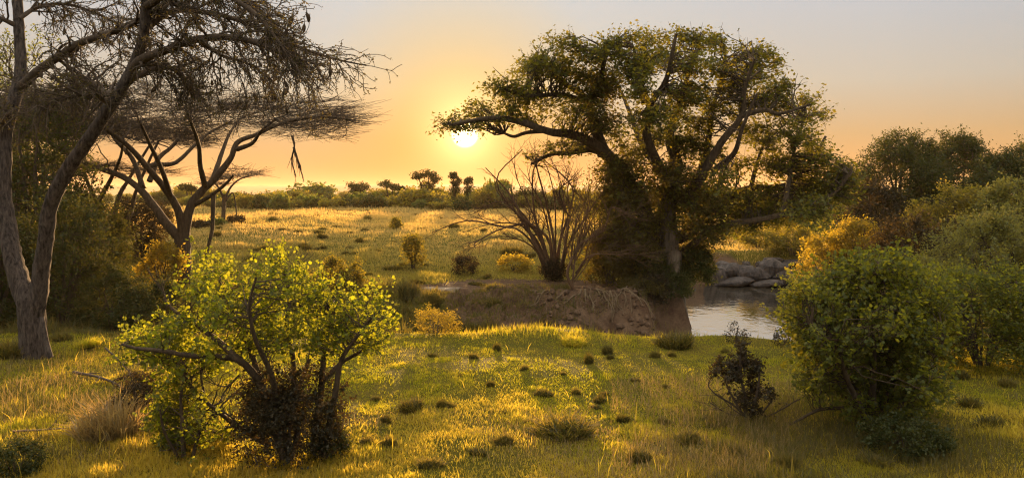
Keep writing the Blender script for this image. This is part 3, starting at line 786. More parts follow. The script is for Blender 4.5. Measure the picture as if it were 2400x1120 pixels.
# ------------------------------------------------------------------ flat-topped acacias
def flat_acacia(name, label, Y0, bx, by, trunk, limbs, canopy, bark='bark_brown', ntw=2100, group=None, droop=()):
    """canopy: list of discs (px, py, rx px, thickness px, depth radius m, share)"""
    base = spot(bx, Y0)
    root = thing(name, base, label, 'tree', group)
    T = limb_px(trunk[0], Y0, *trunk[1:])
    LL = [limb_px(p, Y0, a, b) for p, a, b in limbs]
    mb = MB(); tubes(mb, *T, 12, .03, .07); mb.build('trunk', M[bark], root, origin=base)
    for P, R in LL:
        mb = MB(); tubes(mb, P, R, 9, .04, .04); mb.build('limb', M[bark], root, origin=base)
    sp = np.concatenate([P[6:] for P, R in LL]); sr = np.concatenate([R[6:] for P, R in LL])
    C, ctr = [], []
    for (cx, cy, rx, th, dr, sh) in canopy:
        n = int(ntw * sh)
        r = np.sqrt(RNG.random(n)); a = RNG.random(n) * 2 * np.pi
        c0 = at(cx, cy, Y0)
        Rx = rx / F * Y0
        z = c0[2] + (RNG.random(n) - .5) * 2 * th / F * Y0 * (1 - .6 * r * r) + .10 * th / F * Y0 * (1 - r * r)
        C.append(np.stack([c0[0] + Rx * r * np.cos(a), c0[1] + dr * r * np.sin(a), z], -1)); ctr.append(np.repeat(c0[None], n, 0))
    C, ctr = np.concatenate(C), np.concatenate(ctr)
    kp = fnoise(C[:, 0] * .5 + 13, C[:, 1] * .5) + .12 * RNG.normal(size=len(C)) > .43
    C, ctr = C[kp], ctr[kp]
    C[:, 2] += (fnoise(C[:, 0] * .35 + 3, C[:, 1] * .35 + 8) - .5) * 1.1
    hub = C[RNG.choice(len(C), max(20, len(C) // 14), replace=False)]
    Ph, Rh = attach(sp, sr, hub, 8, .07, -.06, .010, .010, .5)
    hp, hr = np.concatenate([sp, Ph[:, 2:].reshape(-1, 3)]), np.concatenate([sr, Rh[:, 2:].reshape(-1)])
    Pb, Rb = attach(hp, hr, C, 5, .10, -.05, .005, .007, .6)
    # fine sprays running outwards, nearly level
    d = C - ctr; d[:, 2] = 0; d = unit(d + .45 * np.linalg.norm(d, axis=1).mean() * rand_dir(len(d)) * [1, 1, .0])
    k = np.repeat(np.arange(len(C)), 5)
    L = (.6 + 1.0 * RNG.random(len(k)))[:, None]
    dirs = unit(d[k] + .55 * rand_dir(len(k)) * [1, 1, .45] + [0, 0, .10])
    t = np.linspace(0, 1, 4)[None, :, None]
    Pf = (C[k] + RNG.normal(size=(len(k), 3)) * [.22, .22, .05])[:, None] + dirs[:, None] * L[:, None] * t + RNG.normal(size=(len(k), 4, 3)) * .035 * t
    Rf = np.full((len(k), 4), .0095) * (1 - .5 * t[..., 0])
    mb = MB(); tubes(mb, Ph, Rh, 6, .05); tubes(mb, Pb, Rb, 4); tubes(mb, Pf, Rf, 3)
    for pts in droop:
        P, R = limb_px(pts, Y0, 3.2, 1.2); tubes(mb, P, R, 5, .1)
        Q, S = grow(P[None], R[None], 16, .5, .5, 6, (0, 0, -1.1), .3, .15, .6, .006); tubes(mb, Q, S, 3)
    mb.build('twigs', M['twig'], root, origin=base)
    m = RNG.integers(0, len(Pf), int(len(Pf) * 2.0))
    pos = Pf[m, RNG.integers(0, 4, len(m))] + RNG.normal(size=(len(m), 3)) * [.05, .05, .025]
    mb = MB(); leaves(mb, pos, .06, RNG.random(len(pos)), 'leaf', .4, aspect=.6)
    mb.build('foliage', M['acacia_leaf'], root, smooth=False, origin=base)
    return root

flat_acacia('umbrella_acacia', 'flat-topped umbrella acacia with a thick forked trunk standing behind the yellow-green shrub', 35.9, 432, 665,
    ([(432, 690), (430, 640), (428, 590), (426, 545)], 21, 17),
    [([(424, 560), (394, 528, .2), (358, 480, .5), (330, 446, .8), (290, 416, 1.2), (236, 396, 1.6), (180, 372, 2.0), (110, 330, 2.4), (60, 280, 2.6)], 12, 3.5),
     ([(428, 555), (421, 505, -.2), (400, 460, -.6), (360, 410, -1.2), (310, 352, -2), (266, 316, -2.7), (215, 282, -3.4), (130, 262, -4)], 11, 3),
     ([(430, 555), (446, 485, 0), (470, 450, .2), (502, 420, .4), (540, 372, .6), (556, 335, .8), (600, 316, 1), (660, 290, 1.2), (745, 274, 1.4), (830, 282, 1.6)], 12, 2.5),
     ([(345, 395, -1.4), (362, 386, -1.2), (410, 382, -.6), (452, 345, .2), (490, 312, 1), (535, 288, 2)], 7, 2.5),
     ([(350, 425, .6), (372, 372, 1.2), (402, 345, 2), (432, 310, 3), (455, 285, 4)], 7, 2.5),
     ([(556, 350, .7), (592, 335, -.2), (612, 308, -1), (645, 280, -1.8)], 6, 2),
     ([(452, 482, .1), (495, 458, -.5), (530, 430, -1), (546, 412, -1.3)], 6, 2.5),
     ([(335, 440, .8), (310, 372, 2), (272, 330, 3.2), (245, 292, 4.4), (200, 262, 5.5)], 7, 2.5),
     ([(482, 440, .3), (470, 392, -1.2), (466, 342, -2.6), (452, 298, -4.2), (440, 268, -6)], 7, 2.5),
     ([(400, 460, -.6), (380, 400, -2.4), (352, 340, -4), (330, 290, -5.4)], 7, 2.5),
     ([(500, 420, .4), (520, 360, 2.4), (540, 310, 4), (570, 272, 5.6)], 7, 2.5),
     ([(500, 452, -.5), (499, 500, -.55), (497, 540, -.5), (489, 575, -.5), (482, 604, -.5)], 6, 3)],
    [(430, 266, 415, 34, 7.0, .56), (300, 242, 330, 22, 6.0, .18), (620, 246, 190, 16, 4.0, .10), (150, 300, 150, 26, 5, .10), (562, 408, 42, 5, .8, .02), (700, 302, 130, 16, 3, .06), (480, 330, 150, 22, 3, .03)],
    droop=([(685, 318, 1.2), (690, 345, 1.2), (684, 375, 1.2), (694, 415, 1.2)], [(688, 345, 1.2), (700, 380, 1.2), (706, 405, 1.2)]))

flat_acacia('umbrella_acacia', 'slender multi-limbed acacia among dark bushes, between the near acacia and the thick-trunked umbrella acacia', 39.5, 268, 645,
    ([(268, 670), (270, 610), (266, 560)], 14, 12),
    [([(266, 570), (290, 540, .2), (306, 500, .4), (318, 450, .6), (346, 385, 1), (372, 330, 1.5)], 8, 2.5),
     ([(264, 572), (242, 525, -.2), (228, 475, -.5), (206, 430, -.8), (196, 390, -1), (203, 345, -1.4)], 7, 2.5),
     ([(250, 545, -.2), (215, 502, .4), (172, 470, .9), (146, 452, 1.2), (110, 420, 1.6)], 8, 2.5),
     ([(262, 565), (276, 470, .6), (302, 420, 1.2), (348, 345, 2), (380, 300, 2.6)], 7, 2),
     ([(228, 475, -.5), (260, 420, -1.2), (282, 370, -2), (290, 320, -2.6)], 6, 2)],
    [(230, 310, 230, 20, 5.0, .8), (300, 400, 90, 8, 2, .08), (180, 395, 70, 8, 2, .08)], ntw=1000)

flat_acacia('umbrella_acacia', 'small bare-trunked acacia at the meadow edge with a dead branch hanging by its trunk', 62, 522, 545,
    ([(522, 552), (524, 500), (526, 455)], 5.5, 4.5),
    [([(526, 470), (540, 440, .4), (562, 420, .8), (590, 412, 1.2)], 3.5, 1.2), ([(525, 465), (512, 440, -.4), (500, 425, -.8)], 3.5, 1.2),
     ([(526, 475), (545, 452, .2), (552, 480, .3), (556, 515, .3)], 2.5, 1.2)],
    [(556, 412, 54, 5, 1.8, .8), (502, 425, 26, 4, 1, .2)], ntw=160)

# ------------------------------------------------------------------ shrubs traced from the picture
def traced_shrub(name, label, cat, px, Y0, stems, clusters, lsize, per, lm, sm='bark_brown', shape='round', sig=.10, dep=.9, bare=(), aspect=.8, div=40.0, twl=.34, shoots=0, flat=.3):
    base = spot(px, Y0)
    root = thing(name, base, label, cat)
    LL = [limb_px(p, Y0, a, b) for p, a, b in stems]
    mb = MB()
    for P, R in LL: tubes(mb, P, R, 8, .07, .05)
    sp = np.concatenate([P[3:] for P, R in LL]); sr = np.concatenate([R[3:] for P, R in LL])
    cl = np.array(clusters, float)
    n = np.maximum(4, (cl[:, 2] * cl[:, 3] * cl[:, 4] / div).astype(int))
    ci = np.repeat(np.arange(len(cl)), n)
    cd = RNG.normal(size=len(cl)) * dep * .5
    q = rand_dir(len(ci)) * (RNG.random(len(ci)) ** .45)[:, None]
    C = at(cl[ci, 0] + q[:, 0] * cl[ci, 2], cl[ci, 1] + q[:, 2] * cl[ci, 3], Y0 + cd[ci] + q[:, 1] * dep)
    gmin = terrain(C[:, 0], C[:, 1]) + .05
    C[:, 2] = np.maximum(C[:, 2], gmin + .05 * RNG.random(len(C)))
    Pb, Rb = attach(sp, sr, C, 6, .12, .05, r_tip=.003, r_k=.010, bias=.5)
    Pt, Rt = grow(Pb, Rb, len(C) * 3, twl, .9, 5, (0, 0, .6), .45, .22, .6, .002)
    tubes(mb, Pb, Rb, 5, .05); tubes(mb, Pt, Rt, 4)
    if shoots:                                            # upright sprigs breaking the outline
        up = np.argsort(C[:, 2] + .35 * RNG.normal(size=len(C)))[-4 * shoots:]
        sel = RNG.choice(up, shoots, replace=False)
        Ps, Rs = grow(Pb[sel], Rb[sel], shoots, .55, .35, 5, (0, 0, 1.6), .8, .12, .8, .002)
        tubes(mb, Ps, Rs, 4); Pt = np.concatenate([Pt, Ps, Ps])
    for pts, a, b in bare:
        P, R = limb_px(pts, Y0, a, b); tubes(mb, P, R, 6, .08)
        Q, S = grow(P[None], R[None], 9, .35, .8, 6, (0, 0, .2), .25, .25, .6, .003); tubes(mb, Q, S, 4)
    mb.build('stems', M[sm], root, origin=base)
    mb = MB()
    k = np.repeat(np.arange(len(Pt)), per)
    t = (.15 + .9 * RNG.random(len(k)) ** .8) * 3.999
    t = np.minimum(t, 3.999); i = t.astype(int); u = (t - i)[:, None]
    pos = Pt[k, i] * (1 - u) + Pt[k, i + 1] * u + RNG.normal(size=(len(k), 3)) * lsize * .45
    rnd = RNG.random(len(C))[k % len(C)] * .4 + .6 * RNG.random(len(k))
    leaves(mb, pos, lsize, rnd, shape, flat, aspect=aspect)
    mb.build('foliage', M[lm], root, smooth=False, origin=base)
    return root

traced_shrub('leafy_shrub', 'large sunlit shrub with round yellow-green leaves and a long low branch in the left foreground', 'shrub', 690, 12.4,
    [([(735, 1075), (742, 1000), (752, 920), (757, 860), (762, 800, .2), (770, 720, .3)], 12, 4),
     ([(760, 1070, -.2), (775, 980, -.3), (790, 900, -.4), (800, 845, -.5), (835, 790, -.6), (870, 745, -.7)], 9, 3),
     ([(700, 1075, .2), (695, 1000, .3), (690, 930, .4), (688, 850, .5), (672, 760, .6), (678, 690, .7), (655, 610, .8)], 10, 3),
     ([(680, 1070), (640, 980, -.2), (610, 900, -.4), (570, 850, -.5), (520, 836, -.6), (450, 834, -.7), (380, 822, -.8), (320, 816, -.8), (286, 806, -.8)], 12, 3),
     ([(570, 850, -.5), (500, 790, -.3), (450, 755, -.1), (408, 728, 0), (385, 700, .1)], 8, 2.5),
     ([(612, 905, -.4), (590, 830, 0), (560, 760, .3), (530, 700, .5), (508, 640, .6)], 8, 2.5),
     ([(645, 985, -.2), (640, 890, -.6), (600, 800, -1.0), (585, 720, -1.2), (600, 650, -1.3)], 8, 2.5),
     ([(690, 930, .4), (725, 840, .8), (735, 760, 1.1), (715, 690, 1.3)], 7, 2.5),
     ([(752, 900), (800, 850, .4), (850, 820, .6), (890, 780, .7)], 7, 2.5),
     ([(660, 1060, .3), (560, 1000, .3), (470, 930, .2), (430, 880, .1), (400, 850, 0)], 7, 2.5),
     ([(430, 1070, -.3), (428, 1000, -.3), (424, 930, -.3), (436, 860, -.4)], 6, 2.5),
     ([(450, 1075, -.2), (470, 1000, -.1), (480, 940, 0), (470, 880, .1)], 5, 2),
     ([(420, 1075, -.3), (385, 1010, -.5), (375, 960, -.6)], 4, 2)],
    [(640, 615, 26, 22, 1.0), (505, 640, 44, 22, .9), (462, 690, 42, 34, .9), (560, 665, 44, 34, .7), (662, 662, 32, 44, .9), (718, 690, 46, 38, .8), (772, 700, 40, 32, .8), (832, 732, 40, 36, .9), (884, 742, 26, 36, .9), (855, 800, 44, 32, 1),
     (600, 725, 62, 44, .8), (522, 745, 52, 42, .8), (440, 762, 52, 36, 1), (388, 785, 40, 34, 1), (322, 792, 34, 24, 1), (702, 772, 62, 46, .8), (642, 795, 52, 36, .8), (765, 792, 52, 36, .9), (560, 805, 54, 36, .9), (470, 835, 52, 36, .9), (402, 850, 44, 30, .9),
     (820, 770, 44, 36, .9), (790, 860, 30, 24, .5), (340, 830, 40, 16, .8), (600, 690, 40, 30, .6),
     (402, 905, 34, 36, .7), (384, 965, 30, 44, .8), (432, 1000, 40, 36, .9), (400, 1050, 34, 30, .9), (470, 940, 24, 40, .5), (475, 1020, 34, 40, .7), (540, 870, 44, 20, .5), (520, 1020, 40, 36, .6), (300, 812, 26, 14, 1.4), (350, 810, 34, 18, 1.4), (430, 815, 44, 20, 1.3), (500, 830, 40, 20, 1)],
    .056, 11, 'shrub_leaf', shoots=50, div=80., flat=.05,
    bare=[([(560, 1000, -.3), (540, 975, -.4), (505, 955, -.4), (488, 950, -.4)], 3, 1), ([(575, 985, -.3), (540, 1000, -.4), (500, 1012, -.5)], 3, 1), ([(560, 880, -.4), (530, 905, -.4), (490, 895, -.4)], 3, 1),
          ([(680, 690, .7), (690, 650, .7), (700, 610, .7)], 2, .8), ([(392, 720), (385, 690, .1), (378, 665, .1)], 2.5, 1)])

bush('thicket', 'dark brown dense thicket at the foot of the sunlit round-leaved shrub', 'bush', 672, 12.1, 128, 850, .05, 16000, 'thicket_leaf', clumps=90, ry=.7, hollow=.2, sm='twig', sig=.17)
bush('thicket', 'low dark tangle of twigs below the long low branch of the sunlit shrub', 'bush', 330, 14.2, 62, 842, .05, 3500, 'thicket_leaf', clumps=40, hollow=.3, sm='twig', sig=.14)

traced_shrub('thorn_shrub', 'small upright brown-leaved shrub in tall grass left of the large right-hand bush', 'shrub', 1745, 14.4,
    [([(1750, 985), (1745, 930), (1735, 870), (1737, 815)], 5, 2), ([(1755, 985, -.1), (1775, 920, -.2), (1780, 860, -.2), (1770, 840, -.2)], 4, 2), ([(1745, 980, .1), (1712, 920, .2), (1690, 870, .2)], 4, 1.5), ([(1765, 990), (1720, 950, -.2), (1680, 925, -.3), (1660, 905, -.3)], 3, 1.2), ([(1765, 990, 0), (1800, 950, .1), (1815, 925, .1)], 3, 1.2)],
    [(1738, 822, 13, 18, 1.2), (1735, 858, 26, 24, 1), (1768, 862, 22, 26, 1), (1692, 862, 22, 16, 1), (1720, 880, 22, 18, .8), (1765, 905, 20, 24, .9), (1735, 930, 18, 22, .7), (1812, 930, 14, 16, .8), (1760, 950, 24, 22, .8)],
    .055, 7, 'thicket_leaf', sm='twig', dep=.35, shape='leaf', div=22., twl=.16,
    bare=[([(1765, 985, -.2), (1720, 960, -.3), (1690, 930, -.4)], 2, .6), ([(1740, 985, .1), (1690, 960, .1), (1660, 940, .2)], 2, .6), ([(1780, 985, 0), (1830, 960, 0), (1870, 935, .1)], 3, 1)])

traced_shrub('leafy_shrub', 'large rounded dark green bush with backlit yellow leaves in the right foreground', 'shrub', 2035, 14.0,
    [([(2030, 985), (2010, 920), (1985, 850, .2), (1960, 770, .3), (1930, 700, .4)], 10, 3), ([(2040, 985, -.1), (2045, 900, -.2), (2050, 800, -.3), (2055, 690, -.3), (2060, 620, -.3)], 11, 3),
     ([(2050, 985), (2090, 900, .2), (2120, 810, .3), (2150, 720, .4), (2170, 660, .4)], 10, 3), ([(2025, 980, .2), (1985, 930, .4), (1940, 900, .6), (1890, 880, .7)], 7, 2.5), ([(2060, 985, -.2), (2120, 940, -.4), (2170, 880, -.6), (2210, 800, -.7)], 8, 2.5),
     ([(2045, 980, .3), (2040, 900, .7), (2080, 820, 1.0), (2090, 740, 1.1)], 8, 3), ([(2030, 980, -.3), (1990, 900, -.8), (1960, 820, -1.1), (1900, 760, -1.2)], 8, 3), ([(1980, 955, -.1), (1920, 960, -.2), (1870, 985, -.2), (1840, 1000, -.2)], 5, 2)],
    [(1890, 680, 48, 30, 1), (1960, 660, 54, 40, 1), (2040, 640, 54, 40, 1.1), (2110, 640, 50, 36, 1.1), (2170, 690, 52, 44, 1.1), (2220, 720, 34, 44, 1), (1870, 730, 46, 44, 1.1), (1940, 740, 60, 50, 1.1), (2020, 730, 62, 56, 1.2), (2100, 740, 62, 56, 1.2), (2170, 790, 56, 56, 1.2),
     (1900, 800, 50, 46, 1.1), (1970, 820, 62, 52, 1.2), (2050, 820, 62, 56, 1.3), (2120, 850, 56, 52, 1.3), (1910, 880, 40, 32, 1), (1960, 900, 46, 36, 1), (2040, 900, 56, 44, 1.2), (2110, 920, 56, 42, 1.2), (2170, 900, 36, 44, 1.1), (1880, 890, 24, 20, .8), (2080, 970, 60, 26, 1.1), (2160, 960, 46, 26, 1.1), (1990, 960, 36, 20, .8)],
    .058, 12, 'mid_leaf', dep=1.25, div=42., shoots=30, flat=.1)

# ------------------------------------------------------------------ leafless shrub on the bank
def dry_shrub(label, px, Y0, arcs, nsec, lm=None, nl=0):
    base = spot(px, Y0)
    root = thing('dry_shrub', base, label, 'shrub', None)
    arcs = [(p, a * .40, b * .5) for p, a, b in arcs] + [([(x + RNG.normal() * 30 * j / len(p), y + RNG.normal() * 22 * j / len(p), (d + RNG.normal() * .5 * j / len(p)) if d is not None else 0) for j, (x, y, d) in enumerate([(q[0] + RNG.normal() * 7, *q[1:], 0.0)[:3] for q in p])], a * .6, b * .9) for p, a, b in arcs]
    LL = [limb_px(p, Y0, a, b, 16) for p, a, b in arcs]
    P = np.stack([p for p, r in LL]); R = np.stack([r for p, r in LL])
    mb = MB(); tubes(mb, P, R, 6, .06)
    P1, R1 = grow(P, R, nsec * 2, .9, .55, 7, (0, 0, .25), .25, .12, .55, .007)
    P2, R2 = grow(P1, R1, nsec * 10, .5, .8, 5, (0, 0, .1), .2, .18, .6, .005)
    mb.build('stems', M['twig_red'], root, origin=base)
    mb = MB(); tubes(mb, P1, R1, 4); tubes(mb, P2, R2, 3)
    mb.build('twigs', M['twig_red'], root, origin=base)
    if nl:
        k = RNG.integers(0, len(P2), nl)
        pos = P2[k, RNG.integers(1, 5, nl)] + RNG.normal(size=(nl, 3)) * .06
        mb = MB(); leaves(mb, pos, .09, RNG.random(nl), 'leaf', .2)
        mb.build('foliage', M[lm], root, smooth=False, origin=base)
dry_shrub('leafless many-stemmed shrub with arching bare branches below the sun, beside the fig tree', 1295, 37.5,
    [([(1290, 650), (1262, 570, .1), (1225, 530, .3), (1175, 522, .6), (1130, 530, .8), (1085, 545, 1)], 9, 1.2), ([(1292, 650), (1265, 560), (1215, 490, .4), (1165, 450, .7), (1160, 395, .9)], 9, 1.2), ([(1295, 650), (1272, 560, -.3), (1240, 480, -.8), (1212, 420, -1.1), (1205, 380, -1.3)], 8, 1.2),
     ([(1298, 650), (1290, 560), (1270, 480, .5), (1240, 420, .9), (1248, 375, 1.1)], 8, 1.2), ([(1300, 650), (1302, 560, -.2), (1300, 470, -.5), (1285, 400, -.8), (1270, 375, -1)], 8, 1.2), ([(1304, 650), (1314, 560, .3), (1322, 480, .7), (1312, 420, 1), (1300, 385, 1.2)], 8, 1.2),
     ([(1308, 650), (1326, 570, -.4), (1336, 500, -.8), (1330, 440, -1.2), (1345, 410, -1.4)], 7, 1.2), ([(1310, 650), (1338, 560, .2), (1366, 490, .4), (1385, 440, .6)], 7, 1.2), ([(1290, 650), (1250, 580, -1), (1190, 555, -1.8), (1140, 560, -2.3), (1095, 590, -2.6)], 6, 1), ([(1285, 650), (1240, 540, 1.2), (1180, 480, 2), (1110, 500, 2.6)], 6, 1)], 90)
dry_shrub('small brown twiggy tree with one thin leaning trunk at the edge of the earth bank', 1342, 34.0,
    [([(1340, 678), (1345, 630), (1352, 585), (1362, 540, .2), (1372, 490, .4)], 8, 1.5), ([(1350, 610), (1372, 570, -.3), (1400, 540, -.6), (1440, 510, -.9), (1480, 500, -1.1)], 5, 1), ([(1346, 630), (1330, 590, .4), (1325, 545, .6), (1340, 500, .8)], 5, 1),
     ([(1346, 660), (1375, 620, .2), (1400, 570, .4), (1440, 560, .6), (1490, 580, .8)], 4, 1), ([(1355, 590), (1395, 500, .8), (1420, 460, 1.2)], 4, 1), ([(1348, 640), (1390, 600, -.8), (1430, 590, -1.2), (1520, 600, -1.5)], 4, 1)], 70, 'vine_leaf', 900)

# ------------------------------------------------------------------ rounded bushes
B = bush
# undergrowth round the fig tree
B('bush', 'brown-green bush against the left side of the fig tree trunk', 'bush', 1480, 36.6, 80, 470, .13, 9000, 'vine_leaf', low=.02)
B('bush', 'low dark bush between the small twiggy tree and the fig tree trunk', 'bush', 1430, 35.0, 62, 560, .12, 4500, 'vine_leaf')
B('bush', 'small dark shrub in the crook of the fig tree roots', 'bush', 1525, 35.2, 40, 590, .12, 3000, 'dark_leaf')
B('bush', 'leafy bush hanging over the water just right of the pale fig trunk', 'bush', 1572, 35.5, 44, 575, .12, 5000, 'dark_leaf', low=.12, pxc=1632)
B('bush', 'pale brown twiggy bush beyond the leafless shrub, left of the fig tree', 'bush', 1400, 42, 70, 440, .13, 4500, 'olive_leaf')
# dark mass at the left
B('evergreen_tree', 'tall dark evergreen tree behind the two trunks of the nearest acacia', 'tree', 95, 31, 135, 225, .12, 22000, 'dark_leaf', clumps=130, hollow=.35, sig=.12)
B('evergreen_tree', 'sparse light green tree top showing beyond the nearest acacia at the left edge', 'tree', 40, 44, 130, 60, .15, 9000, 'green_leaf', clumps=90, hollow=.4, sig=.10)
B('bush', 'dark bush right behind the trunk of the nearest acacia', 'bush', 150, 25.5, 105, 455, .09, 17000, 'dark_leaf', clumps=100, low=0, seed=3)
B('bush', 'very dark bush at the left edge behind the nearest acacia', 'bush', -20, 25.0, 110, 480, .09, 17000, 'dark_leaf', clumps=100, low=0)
B('bush', 'low dark bush with rusty backlit leaves, in front of the slender acacia', 'bush', 270, 25.2, 86, 632, .075, 13000, 'dark_leaf', low=0)
B('bush', 'dark olive bush behind the slender acacia trunk', 'bush', 215, 34, 90, 470, .10, 14000, 'dark_leaf')
B('bush', 'big rounded dark bush behind the left limb of the thick-trunked umbrella acacia', 'bush', 330, 44, 72, 462, .14, 9000, 'thicket_leaf')
B('bush', 'small golden bush against the thick umbrella acacia trunk', 'bush', 378, 34.5, 52, 566, .10, 6000, 'gold_leaf')
B('bush', 'low green-brown bush between the thick umbrella acacia trunk and the sunlit shrub', 'bush', 375, 27.5, 70, 655, .09, 7000, 'dark_leaf', low=0)
B('bush', 'bright green young bush beside the small bare-trunked acacia', 'bush', 508, 58, 22, 512, .14, 1500, 'green_leaf')
B('bush', 'brown low bush in the meadow right of the thick umbrella acacia trunk', 'bush', 465, 56, 28, 518, .14, 1600, 'thicket_leaf')
B('bush', 'dark scrub at the foot of the small bare-trunked acacia', 'bush', 552, 61, 22, 505, .14, 1300, 'thicket_leaf')
# right side
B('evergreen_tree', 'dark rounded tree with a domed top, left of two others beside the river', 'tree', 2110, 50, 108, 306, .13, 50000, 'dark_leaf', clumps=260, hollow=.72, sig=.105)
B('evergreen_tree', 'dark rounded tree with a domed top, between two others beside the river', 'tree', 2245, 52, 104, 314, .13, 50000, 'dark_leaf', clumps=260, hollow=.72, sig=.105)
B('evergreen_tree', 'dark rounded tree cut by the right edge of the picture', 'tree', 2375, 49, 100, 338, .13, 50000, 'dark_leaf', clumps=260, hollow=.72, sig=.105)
B('evergreen_tree', 'distant small tree peeping over the domed trees at the right edge', 'tree', 2395, 70, 50, 335, .2, 3500, 'dark_leaf')
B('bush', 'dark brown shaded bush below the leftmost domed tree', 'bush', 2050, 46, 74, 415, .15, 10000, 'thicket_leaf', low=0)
B('bush', 'mid-height brownish bush in front of the domed trees', 'bush', 2245, 40, 120, 430, .12, 20000, 'olive_leaf', clumps=130, sig=.10)
B('bush', 'grey-green bush at the right edge above the light green thicket', 'bush', 2390, 37, 100, 405, .12, 16000, 'pale_leaf', clumps=100, sig=.10)
B('bush', 'dark leafy bush below the brownish bush, left of the light green thicket', 'bush', 2130, 36, 84, 505, .12, 9000, 'thicket_leaf')
B('bush', 'large light green feathery bush filling the right edge', 'bush', 2350, 21.5, 200, 486, .08, 44000, 'pale_leaf', clumps=190, hollow=.5, sig=.10, aspect=.4, low=0)
B('bush', 'feathery olive bush between the front right bush and the golden bushes', 'bush', 2130, 21, 155, 596, .07, 24000, 'pale_leaf', clumps=120, sig=.11, aspect=.4, low=0)
B('bush', 'dark green bush behind the front right bush, above the shaded grass', 'bush', 2300, 18.6, 165, 610, .07, 30000, 'mid_leaf', clumps=170, low=-.08, sig=.12, flat=.6)
B('bush', 'golden backlit bush on the far river bank below the dark domed trees', 'bush', 2015, 43.5, 70, 512, .12, 9000, 'gold_leaf', low=0)
B('bush', 'orange-gold low bush on the far bank right of the boulders', 'bush', 1940, 45.5, 58, 545, .12, 7000, 'gold_leaf', low=0)
B('bush', 'round brown-gold bush on the far bank above the boulders', 'bush', 1858, 57, 58, 530, .13, 6500, 'olive_leaf', low=0)
B('bush', 'yellow-green bush beside the water right of the boulders', 'bush', 1905, 43.5, 46, 598, .11, 5000, 'gold_leaf', low=0)
B('bush', 'pale grey-brown bush on the far bank behind the fig branches', 'bush', 1775, 60, 46, 536, .14, 3500, 'olive_leaf', low=0)
B('bush', 'grey-green rounded bush farther back between the fig crown and the domed trees', 'bush', 1955, 74, 70, 492, .18, 6000, 'green_leaf')
B('bush', 'yellowish bush under the lowest right-hand fig branches', 'bush', 1850, 78, 62, 498, .18, 4500, 'olive_leaf')
B('bush', 'bright yellow-green bush glimpsed under the fig branches', 'bush', 1725, 70, 40, 505, .17, 3000, 'shrub_leaf')
B('bush', 'dense green bush against the lower right end of the fig crown', 'bush', 1975, 66, 60, 390, .2, 8000, 'green_leaf')
B('bush', 'green bush below the right end of the fig crown', 'bush', 1880, 90, 80, 440, .25, 6000, 'green_leaf')
B('bush', 'golden backlit bush on the lip of the gully in the middle', 'bush', 1022, 22.6, 58, 722, .04, 3600, 'gold_leaf', clumps=50, sig=.2, low=0, sm='twig_dry')
B('bush', 'low dark reddish bush on the meadow slope left of the leafless shrub', 'bush', 1090, 39.5, 34, 598, .09, 2200, 'thicket_leaf', low=0)
B('bush', 'dark green bush with pale seed heads at the left bottom corner', 'bush', 40, 11.6, 60, 1030, .04, 4500, 'dark_leaf', low=0)
B('bush', 'spreading green scrub at the foot of the front right bush', 'bush', 2120, 12.4, 110, 985, .05, 6500, 'dark_leaf', low=0, clumps=70)
B('bush', 'thin leggy weed standing against the river surface', 'bush', 1725, 21.6, 30, 748, .05, 420, 'thicket_leaf', low=0, clumps=30)
B('bush', 'low weed at the grass edge between the river and the front right bush', 'bush', 1835, 21.4, 30, 768, .05, 700, 'thicket_leaf', low=0, clumps=30)

# ------------------------------------------------------------------ bush line and trees at the far edge of the meadow
protos = []
for k, (lm, nl) in enumerate((('dark_leaf', 2600), ('olive_leaf', 2600), ('green_leaf', 2600), ('dark_leaf', 3200), ('olive_leaf', 2200))):
    protos.append(bush('scrub_bush', 'low backlit bush in the front of the far bush line', 'bush', 560 + 90 * k, 134 + 3 * k, 34 - 3 * (k % 3), 462 - 4 * (k % 2), .36, nl, lm, 'bushes in the front of the far bush line', low=0, clumps=40, sig=.2, hollow=.4, seed=90 + k))
def far_bush(px, Y, hpx, wide, k, label, group):
    p = protos[k % 5]
    w, h = p.children[1].dimensions[0], p.children[1].dimensions[2]
    q = spot(px, Y)
    tz = hpx / F * Y
    s = tz / PH[k % 5]
    dup(p, q, RNG.random() * 6.28, (s * wide, s * wide, s), label, group)
PH = [max(v.co.z for v in p.children[1].data.vertices) for p in protos]
px = 425.0
k = 0
while px < 2150:
    if not (1500 < px < 1600):
        far_bush(px, 130 + 14 * RNG.random(), 20 + 16 * RNG.random(), .9 + .5 * RNG.random(), k := k + 1, 'low backlit bush in the front of the far bush line', 'bushes in the front of the far bush line')
    px += 17 + 22 * RNG.random()
px = 300.0
while px < 2200:
    far_bush(px, 165 + 45 * RNG.random(), 24 + 24 * RNG.random() ** 2, .9 + .5 * RNG.random(), k := k + 1, 'taller hazy bush in the back of the far bush line', 'bushes in the back of the far bush line')
    px += 24 + 26 * RNG.random()
px = 250.0
while px < 1500:
    far_bush(px, 270 + 120 * RNG.random(), 12 + 10 * RNG.random(), 1 + .8 * RNG.random(), k := k + 1, 'tiny bush on the plain beyond the far bush line', 'bushes on the plain below the hills')
    px += 22 + 26 * RNG.random()
for px, top, wide, Y in ((572, 452, 1.1, 128), (655, 448, 1.0, 127), (602, 450, 1.0, 132), (985, 440, 1.5, 138), (1085, 452, 1.2, 126), (1140, 436, 1.3, 130), (1165, 420, .9, 132), (1230, 438, 1.2, 134), (1335, 430, 1.0, 136)):
    far_bush(px, Y, 488 - top, wide * .7, k := k + 1, 'tall dark bush standing out of the far bush line', 'tall bushes of the far bush line')

